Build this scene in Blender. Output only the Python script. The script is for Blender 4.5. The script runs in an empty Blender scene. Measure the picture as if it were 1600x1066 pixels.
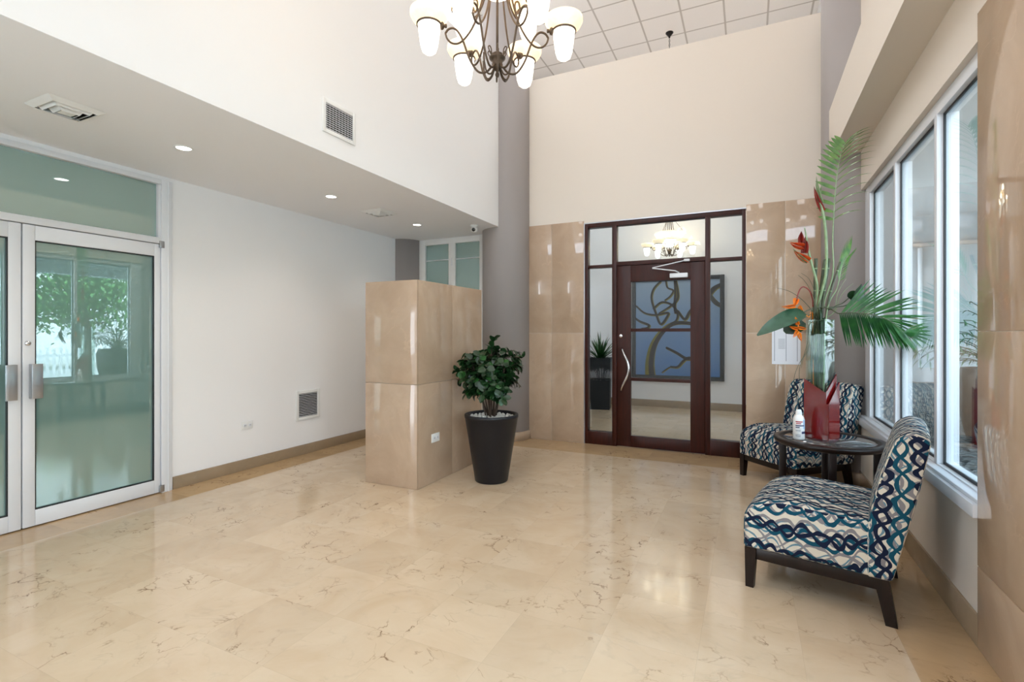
import bpy, bmesh, math, random
from mathutils import Vector, Matrix
R = random.Random(7)
S = bpy.context.scene
COL = S.collection

# ------------------------------------------------------------------ camera
FOC, HX, HY, TH, HC = 781.4, 800.0, 521.8, math.radians(25.35), 1.32
cam_d = bpy.data.cameras.new('camera')
cam_d.sensor_width = 36.0
cam_d.lens = FOC / 1600 * 36
cam_d.shift_y = -(533 - HY) / 1600
cam_d.clip_start = 0.05
cam = bpy.data.objects.new('camera', cam_d)
cam.location = (0, 0, HC)
cam.rotation_euler = (math.pi / 2, 0, TH)
COL.objects.link(cam)
S.camera = cam

# ------------------------------------------------------------------ world, exposure
S.view_settings.view_transform = 'Standard'
S.view_settings.look = 'None'
S.view_settings.gamma = 1
S.view_settings.exposure = 0.42
S.view_settings.use_curve_mapping = False
S.cycles.use_denoising = True
S.cycles.max_bounces = 10
S.cycles.diffuse_bounces = 5
S.cycles.glossy_bounces = 5
S.cycles.transparent_max_bounces = 16
S.cycles.sample_clamp_indirect = 6.0
S.cycles.caustics_reflective = False
S.cycles.caustics_refractive = False
W = bpy.data.worlds.new('sky')
S.world = W
W.use_nodes = True
wn = W.node_tree
wn.nodes.clear()
wo = wn.nodes.new('ShaderNodeOutputWorld')
wb = wn.nodes.new('ShaderNodeBackground')
wb.inputs[1].default_value = 6.6
tc = wn.nodes.new('ShaderNodeTexCoord')
sx = wn.nodes.new('ShaderNodeSeparateXYZ')
rp = wn.nodes.new('ShaderNodeValToRGB')
rp.color_ramp.elements[0].color = (0.86, 0.92, 1.0, 1)
rp.color_ramp.elements[1].color = (0.55, 0.74, 1.0, 1)
wn.links.new(tc.outputs['Generated'], sx.inputs[0])
wn.links.new(sx.outputs[2], rp.inputs[0])
wn.links.new(rp.outputs[0], wb.inputs[0])
wn.links.new(wb.outputs[0], wo.inputs[0])


def light(name, kind, loc, power, color=(1, 1, 1), rot=(0, 0, 0), parent=None, **kw):
    d = bpy.data.lights.new(name, kind)
    d.energy = power
    d.color = color
    for k, v in kw.items():
        setattr(d, k, v)
    o = bpy.data.objects.new(name, d)
    o.location = loc
    o.rotation_euler = rot
    COL.objects.link(o)
    if parent:
        o.parent = parent
    return o


light('sun', 'SUN', (12, -6, 12), 2.2, (1.0, 0.96, 0.9), (math.radians(38), 0, math.radians(200)), angle=0.01)
# ceiling panel lights added out of view to brighten lobby and hall
CEIL_Z = 6.3
FILL_PANELS = [(-2.0, y) for y in (-1.6, 0.4, 2.4, 4.3)] + [(-0.3, y) for y in (-1.6, 0.4, 2.4, 4.3)]
for (x, y) in FILL_PANELS:
    light('fill_panel_light', 'AREA', (x, y, CEIL_Z - 0.045), 4.0, (0.97, 0.985, 1.0), shape='RECTANGLE', size=0.58, size_y=0.58)
for (x, y) in ((0.5, 6.6), (-2.9, 6.6)):
    light('fill_panel_light', 'AREA', (x, y, CEIL_Z - 0.045), 26, (0.97, 0.985, 1.0), shape='RECTANGLE', size=0.58, size_y=0.58)


# ------------------------------------------------------------------ picture measurements -> places
def ray(px, py):
    a = (px - HX) / FOC
    s, c = math.sin(TH), math.cos(TH)
    return Vector((-s + a * c, c + a * s, -(py - HY) / FOC))


CAMP = Vector((0, 0, HC))


def onD(px, py, D):
    return CAMP + ray(px, py) * D


def onY(px, py, y):
    d = ray(px, py)
    return CAMP + d * (y / d.y)


# ------------------------------------------------------------------ materials
class NT:
    def __init__(s, name):
        s.mat = bpy.data.materials.new(name)
        s.mat.use_nodes = True
        s.nt = s.mat.node_tree
        s.nt.nodes.clear()
        s.out = s.nt.nodes.new('ShaderNodeOutputMaterial')

    def n(s, t, **kw):
        nd = s.nt.nodes.new(t)
        for k, v in kw.items():
            if isinstance(k, str) and hasattr(nd, k):
                setattr(nd, k, v)
        return nd

    def put(s, v, sock):
        if isinstance(v, bpy.types.NodeSocket):
            s.nt.links.new(v, sock)
        elif v is not None:
            if isinstance(v, (tuple, list)) and len(v) == 3 and sock.type == 'RGBA':
                v = (*v, 1)
            sock.default_value = v

    def m(s, op, a, b=None, c=None):
        nd = s.n('ShaderNodeMath', operation=op)
        for i, v in enumerate((a, b, c)):
            if v is not None:
                s.put(v, nd.inputs[i])
        return nd.outputs[0]

    def vm(s, op, a, b=None):
        nd = s.n('ShaderNodeVectorMath', operation=op)
        s.put(a, nd.inputs[0])
        if b is not None:
            if op == 'SCALE':
                s.put(b, nd.inputs[3])
            else:
                s.put(b, nd.inputs[1])
        return nd.outputs[0]

    def mix(s, f, a, b):
        nd = s.nt.nodes.new('ShaderNodeMix')
        nd.data_type = 'RGBA'
        s.put(f, nd.inputs[0])
        s.put(a, nd.inputs[6])
        s.put(b, nd.inputs[7])
        return nd.outputs[2]

    def ramp(s, v, lo, hi, a=0.0, b=1.0):
        nd = s.nt.nodes.new('ShaderNodeMapRange')
        nd.clamp = True
        for i, q in enumerate((v, lo, hi, a, b)):
            s.put(q, nd.inputs[i])
        return nd.outputs[0]

    def noise(s, vec, scale, detail=3, rough=0.5, dist=0.0):
        nd = s.nt.nodes.new('ShaderNodeTexNoise')
        s.put(vec, nd.inputs['Vector'])
        nd.inputs['Scale'].default_value = scale
        nd.inputs['Detail'].default_value = detail
        nd.inputs['Roughness'].default_value = rough
        nd.inputs['Distortion'].default_value = dist
        return nd

    def obj(s):
        return s.n('ShaderNodeTexCoord').outputs['Object']

    def geo(s):
        return s.n('ShaderNodeNewGeometry').outputs['Position']

    def pbr(s, color, rough=0.5, metal=0.0, spec=0.5, coat=0.0, bump=None, bstr=0.2, bdist=0.01, emis=None, estr=0.0, trans=0.0, ior=1.5, sub=0.0):
        p = s.n('ShaderNodeBsdfPrincipled')
        s.put(color, p.inputs['Base Color'])
        s.put(rough, p.inputs['Roughness'])
        s.put(metal, p.inputs['Metallic'])
        s.put(spec, p.inputs['Specular IOR Level'])
        s.put(coat, p.inputs['Coat Weight'])
        s.put(trans, p.inputs['Transmission Weight'])
        s.put(ior, p.inputs['IOR'])
        p.inputs['Coat Roughness'].default_value = 0.03
        if emis:
            s.put(emis, p.inputs['Emission Color'])
            p.inputs['Emission Strength'].default_value = estr
        if bump is not None:
            b = s.n('ShaderNodeBump')
            b.inputs['Strength'].default_value = bstr
            b.inputs['Distance'].default_value = bdist
            s.put(bump, b.inputs['Height'])
            s.nt.links.new(b.outputs[0], p.inputs['Normal'])
        s.nt.links.new(p.outputs[0], s.out.inputs[0])
        return s.mat


def lin(r, g, b):
    f = lambda c: (c / 255 / 12.92) if c / 255 <= 0.04045 else ((c / 255 + 0.055) / 1.055) ** 2.4
    return (f(r), f(g), f(b))


def plain(name, col, rough=0.5, metal=0.0, var=0.06, scale=9.0, spec=0.5, coat=0.0, bstr=0.0, emis=None, estr=0.0):
    t = NT(name)
    nz = t.noise(t.obj(), scale, 3)
    c2 = tuple(max(0, x * (1 - var)) for x in col)
    c = t.mix(nz.outputs[0], col, c2)
    return t.pbr(c, rough, metal, spec, coat, bump=nz.outputs[0] if bstr else None, bstr=bstr, emis=emis, estr=estr)


def marble_floor(name, base, alt, vein, tile, ox, oy, rough):
    t = NT(name)
    p = t.geo()
    sep = t.n('ShaderNodeSeparateXYZ')
    t.put(p, sep.inputs[0])
    u = t.m('DIVIDE', t.m('SUBTRACT', sep.outputs[0], ox), tile)
    v = t.m('DIVIDE', t.m('SUBTRACT', sep.outputs[1], oy), tile)
    iu, iv = t.m('FLOOR', u), t.m('FLOOR', v)
    cv = t.n('ShaderNodeCombineXYZ')
    t.put(iu, cv.inputs[0]); t.put(iv, cv.inputs[1])
    wn_ = t.n('ShaderNodeTexWhiteNoise', noise_dimensions='2D')
    t.put(cv.outputs[0], wn_.inputs[0])
    rnd = wn_.outputs['Value']
    off = t.vm('SCALE', wn_.outputs['Color'], 13.0)
    q = t.vm('ADD', p, off)
    n1 = t.noise(q, 2.6, 5, 0.6, 0.8)
    n2 = t.noise(q, 9.0, 4, 0.6)
    warp = t.vm('ADD', q, t.vm('SCALE', n1.outputs['Color'], 0.35))
    warp = t.vm('ADD', warp, t.vm('SCALE', n2.outputs['Color'], 0.06))
    vo = t.n('ShaderNodeTexVoronoi', feature='DISTANCE_TO_EDGE')
    t.put(warp, vo.inputs['Vector'])
    vo.inputs['Scale'].default_value = 7.0
    line = t.ramp(vo.outputs['Distance'], 0.0, 0.034, 1.0, 0.0)
    mask = t.ramp(t.noise(q, 2.2, 2).outputs[0], 0.50, 0.64)
    mask2 = t.ramp(t.noise(q, 14, 2).outputs[0], 0.42, 0.62)
    veins = t.m('MULTIPLY', t.m('MULTIPLY', line, mask), mask2)
    # a few soft long streaks
    st = t.n('ShaderNodeTexVoronoi', feature='DISTANCE_TO_EDGE')
    t.put(t.vm('MULTIPLY', warp, (1.0, 2.6, 1.0)), st.inputs['Vector'])
    st.inputs['Scale'].default_value = 2.6
    soft = t.m('MULTIPLY', t.ramp(st.outputs['Distance'], 0.0, 0.05, 0.35, 0.0), mask2)
    c = t.mix(t.ramp(n1.outputs[0], 0.35, 0.7), base, alt)
    bright = t.ramp(rnd, 0, 1, 0.93, 1.02)
    bc = t.n('ShaderNodeCombineXYZ')
    for i in range(3):
        t.put(bright, bc.inputs[i])
    c = t.vm('MULTIPLY', c, bc.outputs[0])
    c = t.mix(soft, c, tuple(x * 0.72 for x in base))
    c = t.mix(t.m('MULTIPLY', veins, 0.95), c, vein)
    fu, fv = t.m('FRACT', u), t.m('FRACT', v)
    du = t.m('MINIMUM', fu, t.m('SUBTRACT', 1.0, fu))
    dv = t.m('MINIMUM', fv, t.m('SUBTRACT', 1.0, fv))
    g = t.ramp(t.m('MINIMUM', du, dv), 0.0, 0.0042, 0.35, 0.0)
    c = t.mix(g, c, tuple(x * 0.62 for x in base))
    rr = t.ramp(n2.outputs[0], 0.3, 0.8, rough, rough + 0.06)
    return t.pbr(c, rr, spec=0.55, bump=n1.outputs[0], bstr=0.012, bdist=0.02)


def marble_wall(name, base, alt):
    t = NT(name)
    p = t.geo()
    n1 = t.noise(p, 1.7, 5, 0.6, 1.2)
    n2 = t.noise(p, 6.0, 4, 0.6, 0.5)
    c = t.mix(t.ramp(n1.outputs[0], 0.35, 0.68), base, alt)
    c = t.mix(t.ramp(n2.outputs[0], 0.3, 0.8, 0, 0.35), c, tuple(x * 0.86 for x in base))
    warp = t.vm('ADD', p, t.vm('SCALE', n1.outputs['Color'], 0.9))
    vo = t.n('ShaderNodeTexVoronoi', feature='DISTANCE_TO_EDGE')
    t.put(warp, vo.inputs['Vector'])
    vo.inputs['Scale'].default_value = 1.9
    ln = t.ramp(vo.outputs['Distance'], 0.0, 0.02, 0.30, 0.0)
    c = t.mix(t.m('MULTIPLY', ln, t.ramp(n2.outputs[0], 0.42, 0.6)), c, tuple(min(1, x * 1.45) for x in base))
    return t.pbr(c, 0.045, spec=0.6)


def fabric_mat():
    t = NT('lattice_fabric')
    uvn = t.n('ShaderNodeUVMap')
    uv = uvn.outputs[0]
    nz = t.noise(uv, 6.5, 1)
    nz2 = t.noise(uv, 30.0, 1)
    ns = t.n('ShaderNodeSeparateXYZ'); t.put(nz.outputs['Color'], ns.inputs[0])
    sep = t.n('ShaderNodeSeparateXYZ'); t.put(uv, sep.inputs[0])
    u = t.m('ADD', sep.outputs[0], t.m('MULTIPLY', t.m('SUBTRACT', ns.outputs[0], 0.5), 0.08))
    v = t.m('ADD', sep.outputs[1], t.m('MULTIPLY', t.m('SUBTRACT', ns.outputs[1], 0.5), 0.09))

    def layer(per, off, amp, wl, w, seed):
        q = t.m('ADD', t.m('DIVIDE', v, per), off)
        i = t.m('FLOOR', q)
        l = t.m('SUBTRACT', t.m('FRACT', q), 0.5)
        wn2 = t.n('ShaderNodeTexWhiteNoise', noise_dimensions='1D')
        t.put(t.m('ADD', i, seed), wn2.inputs['W'])
        ph = t.m('MULTIPLY', wn2.outputs['Value'], 6.28)
        sn = t.m('MULTIPLY', t.m('SINE', t.m('ADD', t.m('MULTIPLY', u, 6.2832 / wl), ph)), amp)
        d = t.m('MINIMUM', t.m('ABSOLUTE', t.m('SUBTRACT', l, sn)), t.m('ABSOLUTE', t.m('ADD', l, sn)))
        d = t.m('MULTIPLY', d, per)
        wv = t.m('MULTIPLY', t.ramp(nz2.outputs[0], 0.3, 0.7, 0.75, 1.3), w)
        return t.m('LESS_THAN', d, wv)
    c = t.mix(nz2.outputs[0], lin(214, 205, 188), lin(200, 191, 175))
    c = t.mix(layer(0.110, 0.75, 0.40, 0.23, 0.0050, 41.0), c, lin(96, 128, 142))
    c = t.mix(layer(0.090, 0.3, 0.36, 0.19, 0.0075, 3.0), c, lin(128, 124, 126))
    c = t.mix(layer(0.112, 0.0, 0.23, 0.165, 0.0092, 11.0), c, lin(6, 70, 90))
    c = t.mix(layer(0.128, 0.55, 0.18, 0.135, 0.0098, 23.0), c, lin(8, 22, 48))
    wv_ = t.noise(uv, 900.0, 1)
    return t.pbr(c, 0.82, spec=0.25, bump=wv_.outputs[0], bstr=0.15, bdist=0.001)


def glass_mat(name, tint, f0=0.045, add=0.0):
    t = NT(name)
    lw = t.n('ShaderNodeLayerWeight')
    lw.inputs[0].default_value = 0.5
    f = t.m('ADD', t.m('MULTIPLY', t.m('POWER', lw.outputs['Facing'], 5.0), 1 - f0), f0)
    tr = t.n('ShaderNodeBsdfTransparent')
    tr.inputs[0].default_value = (*tint, 1)
    gl = t.n('ShaderNodeBsdfGlossy')
    gl.inputs['Roughness'].default_value = 0.0
    gl.inputs[0].default_value = (1, 1, 1, 1)
    mx = t.n('ShaderNodeMixShader')
    t.put(f, mx.inputs[0])
    t.nt.links.new(tr.outputs[0], mx.inputs[1])
    t.nt.links.new(gl.outputs[0], mx.inputs[2])
    t.nt.links.new(mx.outputs[0], t.out.inputs[0])
    return t.mat


def filmed_glass():
    t = NT('frosted_film_glass')
    nz = t.noise(t.obj(), 1.2, 2)
    p = t.n('ShaderNodeBsdfPrincipled')
    t.put(t.mix(nz.outputs[0], lin(124, 156, 150), lin(116, 148, 143)), p.inputs['Base Color'])
    p.inputs['Roughness'].default_value = 0.02
    gl = t.n('ShaderNodeBsdfGlossy')
    gl.inputs['Roughness'].default_value = 0.0
    gl.inputs[0].default_value = (0.84, 0.95, 0.93, 1)
    lw = t.n('ShaderNodeLayerWeight')
    lw.inputs[0].default_value = 0.5
    f = t.m('ADD', t.m('MULTIPLY', t.m('POWER', lw.outputs['Facing'], 4.0), 0.6), 0.26)
    mx = t.n('ShaderNodeMixShader')
    t.put(f, mx.inputs[0])
    t.nt.links.new(p.outputs[0], mx.inputs[1])
    t.nt.links.new(gl.outputs[0], mx.inputs[2])
    t.nt.links.new(mx.outputs[0], t.out.inputs[0])
    return t.mat


def ceiling_tile_mat():
    t = NT('acoustic_ceiling_tiles')
    p = t.geo()
    sep = t.n('ShaderNodeSeparateXYZ'); t.put(p, sep.inputs[0])
    d = None
    for i, o in ((0, -0.954), (1, 8.08)):
        f = t.m('FRACT', t.m('DIVIDE', t.m('SUBTRACT', sep.outputs[i], o), 0.61))
        e = t.m('MINIMUM', f, t.m('SUBTRACT', 1.0, f))
        d = e if d is None else t.m('MINIMUM', d, e)
    g = t.ramp(d, 0.018, 0.026, 1.0, 0.0)
    nz = t.noise(p, 60, 3)
    c = t.mix(nz.outputs[0], lin(244, 241, 238), lin(238, 235, 231))
    c = t.mix(g, c, lin(196, 190, 184))
    return t.pbr(c, 0.9, spec=0.2)


M = {}
M['floor'] = marble_floor('cream_marble_floor', lin(212, 189, 160), lin(202, 176, 145), lin(104, 70, 40), 0.39, -0.19, 0.98, 0.075)
M['band'] = marble_floor('tan_marble_border', lin(196, 164, 124), lin(178, 148, 112), lin(110, 76, 48), 0.39, -0.19, 0.98, 0.07)
M['tile'] = marble_wall('beige_marble_cladding', lin(176, 150, 126), lin(190, 166, 142))
M['tile2'] = marble_wall('tan_marble_skirting', lin(150, 130, 106), lin(164, 142, 116))
M['grout'] = plain('pale_grout', lin(214, 202, 186), 0.7)
M['white'] = plain('white_painted_plaster', lin(241, 240, 240), 0.6, var=0.015, scale=2.0, spec=0.3)
M['warm'] = plain('cream_painted_plaster', lin(224, 214, 202), 0.6, var=0.015, scale=2.0, spec=0.3)
M['soffit'] = plain('light_grey_soffit_paint', lin(246, 247, 250), 0.65, var=0.02, scale=1.5, spec=0.25)
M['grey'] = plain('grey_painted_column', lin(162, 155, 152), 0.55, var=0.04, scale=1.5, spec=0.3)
M['ceil'] = ceiling_tile_mat()
M['alu'] = plain('white_coated_aluminium', lin(226, 228, 232), 0.35, 0.0, var=0.03, spec=0.5)
M['steel'] = plain('brushed_steel', lin(176, 178, 182), 0.3, 0.9, var=0.08)
M['chrome'] = plain('polished_chrome', lin(220, 220, 224), 0.12, 1.0, var=0.03)
M['gasket'] = plain('black_rubber_gasket', lin(22, 26, 30), 0.5)
M['dark'] = plain('dark_void', lin(26, 24, 24), 0.8)
M['film'] = filmed_glass()
M['glass'] = glass_mat('clear_window_glass', (0.90, 0.95, 0.945))
M['doorglass'] = glass_mat('clear_door_glass', (0.87, 0.93, 0.965), 0.022)
M['vaseglass'] = glass_mat('clear_vase_glass', (0.90, 0.95, 0.93), 0.08)


def wood(name, a, b, rough, coat=0.0):
    t = NT(name)
    p = t.obj()
    st = t.vm('MULTIPLY', p, (14.0, 14.0, 1.4))
    nz = t.noise(st, 3.0, 5, 0.6, 0.6)
    c = t.mix(t.ramp(nz.outputs[0], 0.3, 0.7), a, b)
    return t.pbr(c, rough, spec=0.32, coat=coat)


M['mahogany'] = wood('red_mahogany', lin(62, 20, 10), lin(40, 12, 6), 0.38, 0.0)
M['espresso'] = wood('espresso_wood', lin(30, 16, 12), lin(18, 10, 8), 0.3, 0.0)
M['fabric'] = fabric_mat()
M['red'] = plain('glossy_red_lacquer', lin(112, 14, 14), 0.14, var=0.06, spec=0.5, coat=0.6)
M['blackcard'] = plain('black_card', lin(24, 26, 26), 0.4)
M['planter'] = plain('matte_charcoal_planter', lin(23, 23, 28), 0.42, var=0.1, spec=0.35)
M['pebble'] = plain('white_pebble', lin(226, 222, 214), 0.5, var=0.2, scale=30)
M['bark'] = plain('brown_bark', lin(72, 54, 42), 0.8, var=0.4, scale=40)
M['bronze'] = plain('oil_rubbed_bronze', lin(92, 76, 62), 0.42, 0.55, var=0.2, scale=30)
M['blackmetal'] = plain('black_metal', lin(34, 28, 26), 0.4, 0.5)
M['paper'] = plain('white_paper', lin(232, 234, 240), 0.6)
M['ink'] = plain('grey_print', lin(150, 154, 164), 0.7)
M['plastic'] = plain('white_plastic', lin(234, 234, 232), 0.35)
M['lens'] = plain('black_lens', lin(12, 12, 14), 0.08, spec=0.7)
M['redink'] = plain('red_label_print', lin(170, 60, 66), 0.5)
M['blueink'] = plain('navy_label_print', lin(50, 58, 92), 0.5)
M['paleblue'] = plain('pale_blue_label', lin(170, 194, 220), 0.5)


def leafmat(name, a, b, rough=0.35, spec=0.5):
    t = NT(name)
    nz = t.noise(t.obj(), 22, 3)
    oi = t.n('ShaderNodeTexCoord')
    c = t.mix(t.ramp(nz.outputs[0], 0.3, 0.7), a, b)
    return t.pbr(c, rough, spec=spec)


M['frond'] = leafmat('palm_green', lin(94, 132, 52), lin(54, 98, 38))
M['frond2'] = leafmat('deep_palm_green', lin(44, 96, 38), lin(20, 62, 30))
M['leafdark'] = leafmat('glossy_dark_leaf', lin(30, 62, 28), lin(14, 38, 18), 0.3)
M['leafmid'] = leafmat('blue_green_leaf', lin(50, 88, 66), lin(34, 70, 50), 0.3)
M['stalk'] = leafmat('olive_stalk', lin(82, 88, 62), lin(58, 66, 46), 0.4)
M['palestalk'] = leafmat('pale_green_stalk', lin(150, 168, 128), lin(118, 142, 100), 0.4)
M['orange'] = leafmat('orange_red_bract', lin(226, 98, 36), lin(184, 50, 34), 0.4)
M['redbract'] = leafmat('dark_red_bract', lin(150, 42, 30), lin(110, 30, 28), 0.4)
M['yellow'] = leafmat('amber_bract', lin(244, 150, 30), lin(232, 112, 26), 0.4)
M['fern'] = leafmat('outdoor_fern_green', lin(86, 134, 92), lin(58, 102, 72), 0.5)
M['tree'] = leafmat('tree_leaves', lin(104, 150, 72), lin(60, 110, 50), 0.6)
M['trunk'] = plain('tree_bark', lin(120, 104, 88), 0.9, var=0.4, scale=20)


def glow_mat(name, col, strength, edge):
    t = NT(name)
    p = t.n('ShaderNodeBsdfPrincipled')
    lw = t.n('ShaderNodeLayerWeight'); lw.inputs[0].default_value = 0.5
    nz = t.noise(t.obj(), 14, 4, 0.6, 0.6)
    c = t.mix(nz.outputs[0], col, edge)
    t.put(c, p.inputs['Base Color'])
    p.inputs['Roughness'].default_value = 0.35
    t.put(c, p.inputs['Emission Color'])
    p.inputs['Emission Strength'].default_value = strength
    t.nt.links.new(p.outputs[0], t.out.inputs[0])
    return t.mat


M['shade'] = glow_mat('lit_alabaster_glass', (1.0, 0.88, 0.66), 0.62, (1.0, 0.72, 0.38))
M['bulbglass'] = glow_mat('lit_lower_alabaster_glass', (1.0, 0.95, 0.86), 1.5, (1.0, 0.92, 0.78))
M['led'] = glow_mat('lit_downlight_lens', (1.0, 0.96, 0.9), 6.0, (1.0, 0.95, 0.88))


def gravel_mat():
    t = NT('grey_gravel')
    p = t.geo()
    vo = t.n('ShaderNodeTexVoronoi')
    t.put(p, vo.inputs['Vector'])
    vo.inputs['Scale'].default_value = 26
    sv = t.n('ShaderNodeSeparateXYZ')
    t.put(vo.outputs['Color'], sv.inputs[0])
    c = t.mix(sv.outputs[0], lin(46, 50, 52), lin(128, 130, 128))
    return t.pbr(c, 0.85, bump=vo.outputs['Distance'], bstr=1.0, bdist=0.03)


M['gravel'] = gravel_mat()
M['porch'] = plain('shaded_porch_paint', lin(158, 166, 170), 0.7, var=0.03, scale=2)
M['winframe'] = plain('white_window_enamel', lin(214, 217, 222), 0.35, var=0.03)
M['paving'] = plain('pale_paving', lin(196, 194, 186), 0.85, var=0.12, scale=3)


def canvas_mat():
    t = NT('blue_painted_canvas')
    p = t.geo()
    sep = t.n('ShaderNodeSeparateXYZ'); t.put(p, sep.inputs[0])
    nz = t.noise(p, 3.0, 4, 0.6, 0.4)
    c = t.mix(t.ramp(t.m('ADD', sep.outputs[2], t.m('MULTIPLY', nz.outputs[0], 0.8)), 0.9, 2.6), lin(66, 116, 178), lin(150, 172, 196))
    c = t.mix(t.ramp(nz.outputs[0], 0.4, 0.7, 0, 0.3), c, lin(92, 128, 170))
    return t.pbr(c, 0.5)


M['canvas'] = canvas_mat()
M['brushdark'] = plain('dark_brush_stroke', lin(38, 30, 24), 0.5, var=0.2)
M['brusholive'] = plain('olive_brush_stroke', lin(132, 124, 36), 0.5, var=0.5)


# ------------------------------------------------------------------ mesh builder
class B:
    def __init__(s):
        s.bm = bmesh.new()

    def box(s, x0, x1, y0, y1, z0, z1, bev=0.0, rot=None):
        mt = Matrix.Translation(((x0 + x1) / 2, (y0 + y1) / 2, (z0 + z1) / 2)) @ Matrix.Diagonal((abs(x1 - x0), abs(y1 - y0), abs(z1 - z0), 1))
        if rot is not None:
            mt = rot @ mt
        r = bmesh.ops.create_cube(s.bm, size=1, matrix=mt)
        if bev:
            ed = list({e for v in r['verts'] for e in v.link_edges})
            bmesh.ops.bevel(s.bm, geom=ed, offset=bev, segments=2, profile=0.5, affect='EDGES')
        return s

    def poly(s, pts, faces):
        vs = [s.bm.verts.new(p) for p in pts]
        for f in faces:
            try:
                s.bm.faces.new([vs[i] for i in f])
            except ValueError:
                pass
        return s

    def prism(s, pts, d):
        """closed outline pts extruded by vector d"""
        n = len(pts)
        d = Vector(d)
        pp = [Vector(p) for p in pts] + [Vector(p) + d for p in pts]
        fs = [tuple(range(n)), tuple(range(2 * n - 1, n - 1, -1))] + [(i, i + n, (i + 1) % n + n, (i + 1) % n) for i in range(n)]
        s.poly(pp, fs)
        bmesh.ops.recalc_face_normals(s.bm, faces=s.bm.faces[:])
        return s

    def lathe(s, prof, c=(0, 0, 0), n=32, mat=None):
        c = Vector(c)
        rings = []
        for (r, z) in prof:
            if r < 1e-5:
                p = Vector((0, 0, z))
                rings.append([s.bm.verts.new(c + (mat @ p if mat else p))])
            else:
                rg = []
                for i in range(n):
                    a = 2 * math.pi * i / n
                    p = Vector((r * math.cos(a), r * math.sin(a), z))
                    rg.append(s.bm.verts.new(c + (mat @ p if mat else p)))
                rings.append(rg)
        for a, b in zip(rings, rings[1:]):
            for i in range(n):
                j = (i + 1) % n
                f = []
                if len(a) == 1 and len(b) == 1:
                    continue
                if len(a) == 1:
                    f = [a[0], b[i], b[j]]
                elif len(b) == 1:
                    f = [a[i], b[0], a[j]]
                else:
                    f = [a[i], b[i], b[j], a[j]]
                s.bm.faces.new(f)
        return s

    def cyl(s, r, z0, z1, c=(0, 0, 0), n=32, mat=None):
        return s.lathe([(0, z0), (r, z0), (r, z1), (0, z1)], c, n, mat)

    def tube(s, pts, r, n=8, caps=True):
        pts = [Vector(p) for p in pts]
        rs = r if isinstance(r, (list, tuple)) else [r] * len(pts)
        tan = []
        for i in range(len(pts)):
            a, b = pts[max(0, i - 1)], pts[min(len(pts) - 1, i + 1)]
            tan.append((b - a).normalized())
        nrm = tan[0].orthogonal().normalized()
        rings = []
        for i, p in enumerate(pts):
            nrm = (nrm - tan[i] * nrm.dot(tan[i]))
            nrm = nrm.normalized() if nrm.length > 1e-6 else tan[i].orthogonal().normalized()
            bi = tan[i].cross(nrm)
            rings.append([s.bm.verts.new(p + (nrm * math.cos(2 * math.pi * k / n) + bi * math.sin(2 * math.pi * k / n)) * rs[i]) for k in range(n)])
        for a, b in zip(rings, rings[1:]):
            for k in range(n):
                s.bm.faces.new([a[k], a[(k + 1) % n], b[(k + 1) % n], b[k]])
        if caps:
            s.bm.faces.new(rings[0][::-1])
            s.bm.faces.new(rings[-1])
        return s

    def leaf(s, p0, d, up, L, wd, bend=0.3, seg=5, fold=0.15, shape=(0.0, 0.7, 1.0, 0.85, 0.45, 0.0), side=0.0):
        p = Vector(p0)
        d = Vector(d).normalized()
        up = Vector(up)
        up = (up - d * up.dot(d))
        up = up.normalized() if up.length > 1e-4 else d.orthogonal().normalized()
        rows = []
        n = seg
        for i in range(n + 1):
            t = i / n
            k = t * (len(shape) - 1)
            a = int(k)
            w = shape[a] + (shape[min(a + 1, len(shape) - 1)] - shape[a]) * (k - a)
            sd = d.cross(up).normalized()
            hw = max(w, 0.04) * wd / 2
            rows.append((s.bm.verts.new(p - sd * hw + up * hw * fold), s.bm.verts.new(p), s.bm.verts.new(p + sd * hw + up * hw * fold)))
            d2 = (d - up * (bend / n) + sd * (side / n)).normalized()
            up = (up + d * (bend / n)).normalized()
            d = d2
            up = (up - d * up.dot(d)).normalized()
            p = p + d * (L / n)
        for a, b in zip(rows, rows[1:]):
            s.bm.faces.new([a[0], a[1], b[1], b[0]])
            s.bm.faces.new([a[1], a[2], b[2], b[1]])
        return s

    def make(s, name, mat, parent=None, ang=35, smooth=True, label=None):
        me = bpy.data.meshes.new(name)
        ca = math.radians(ang)
        for f in s.bm.faces:
            f.smooth = smooth
        if smooth:
            for e in s.bm.edges:
                if len(e.link_faces) == 2 and e.calc_face_angle(0) > ca:
                    e.smooth = False
        s.bm.to_mesh(me)
        s.bm.free()
        o = bpy.data.objects.new(name, me)
        COL.objects.link(o)
        me.materials.append(M[mat] if isinstance(mat, str) else mat)
        if parent:
            o.parent = parent
        if label:
            o['label'] = label
        return o


def tag(o, label, cat, group=None, kind=None):
    o['label'] = label
    o['category'] = cat
    if group:
        o['group'] = group
    if kind:
        o['kind'] = kind
    return o


def thing(name, label, cat, loc=(0, 0, 0), rz=0.0, group=None, kind=None):
    o = bpy.data.objects.new(name, None)
    o.empty_display_size = 0.1
    o.location = loc
    o.rotation_euler = (0, 0, rz)
    COL.objects.link(o)
    return tag(o, label, cat, group, kind)


def dup(root, loc, rz=None, label=None):
    r = root.copy()
    COL.objects.link(r)
    r.location = loc
    if rz is not None:
        r.rotation_euler = (0, 0, rz)
    if label:
        r['label'] = label
    for ch in list(root.children):
        c = ch.copy()
        COL.objects.link(c)
        c.parent = r
        for g in list(ch.children):
            d = g.copy()
            COL.objects.link(d)
            d.parent = c
    return r


def struct(name, bld, mat, label, cat, parent=None, **kw):
    o = bld.make(name, mat, parent, **kw)
    if not parent:
        tag(o, label, cat, kind='structure')
    return o


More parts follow.
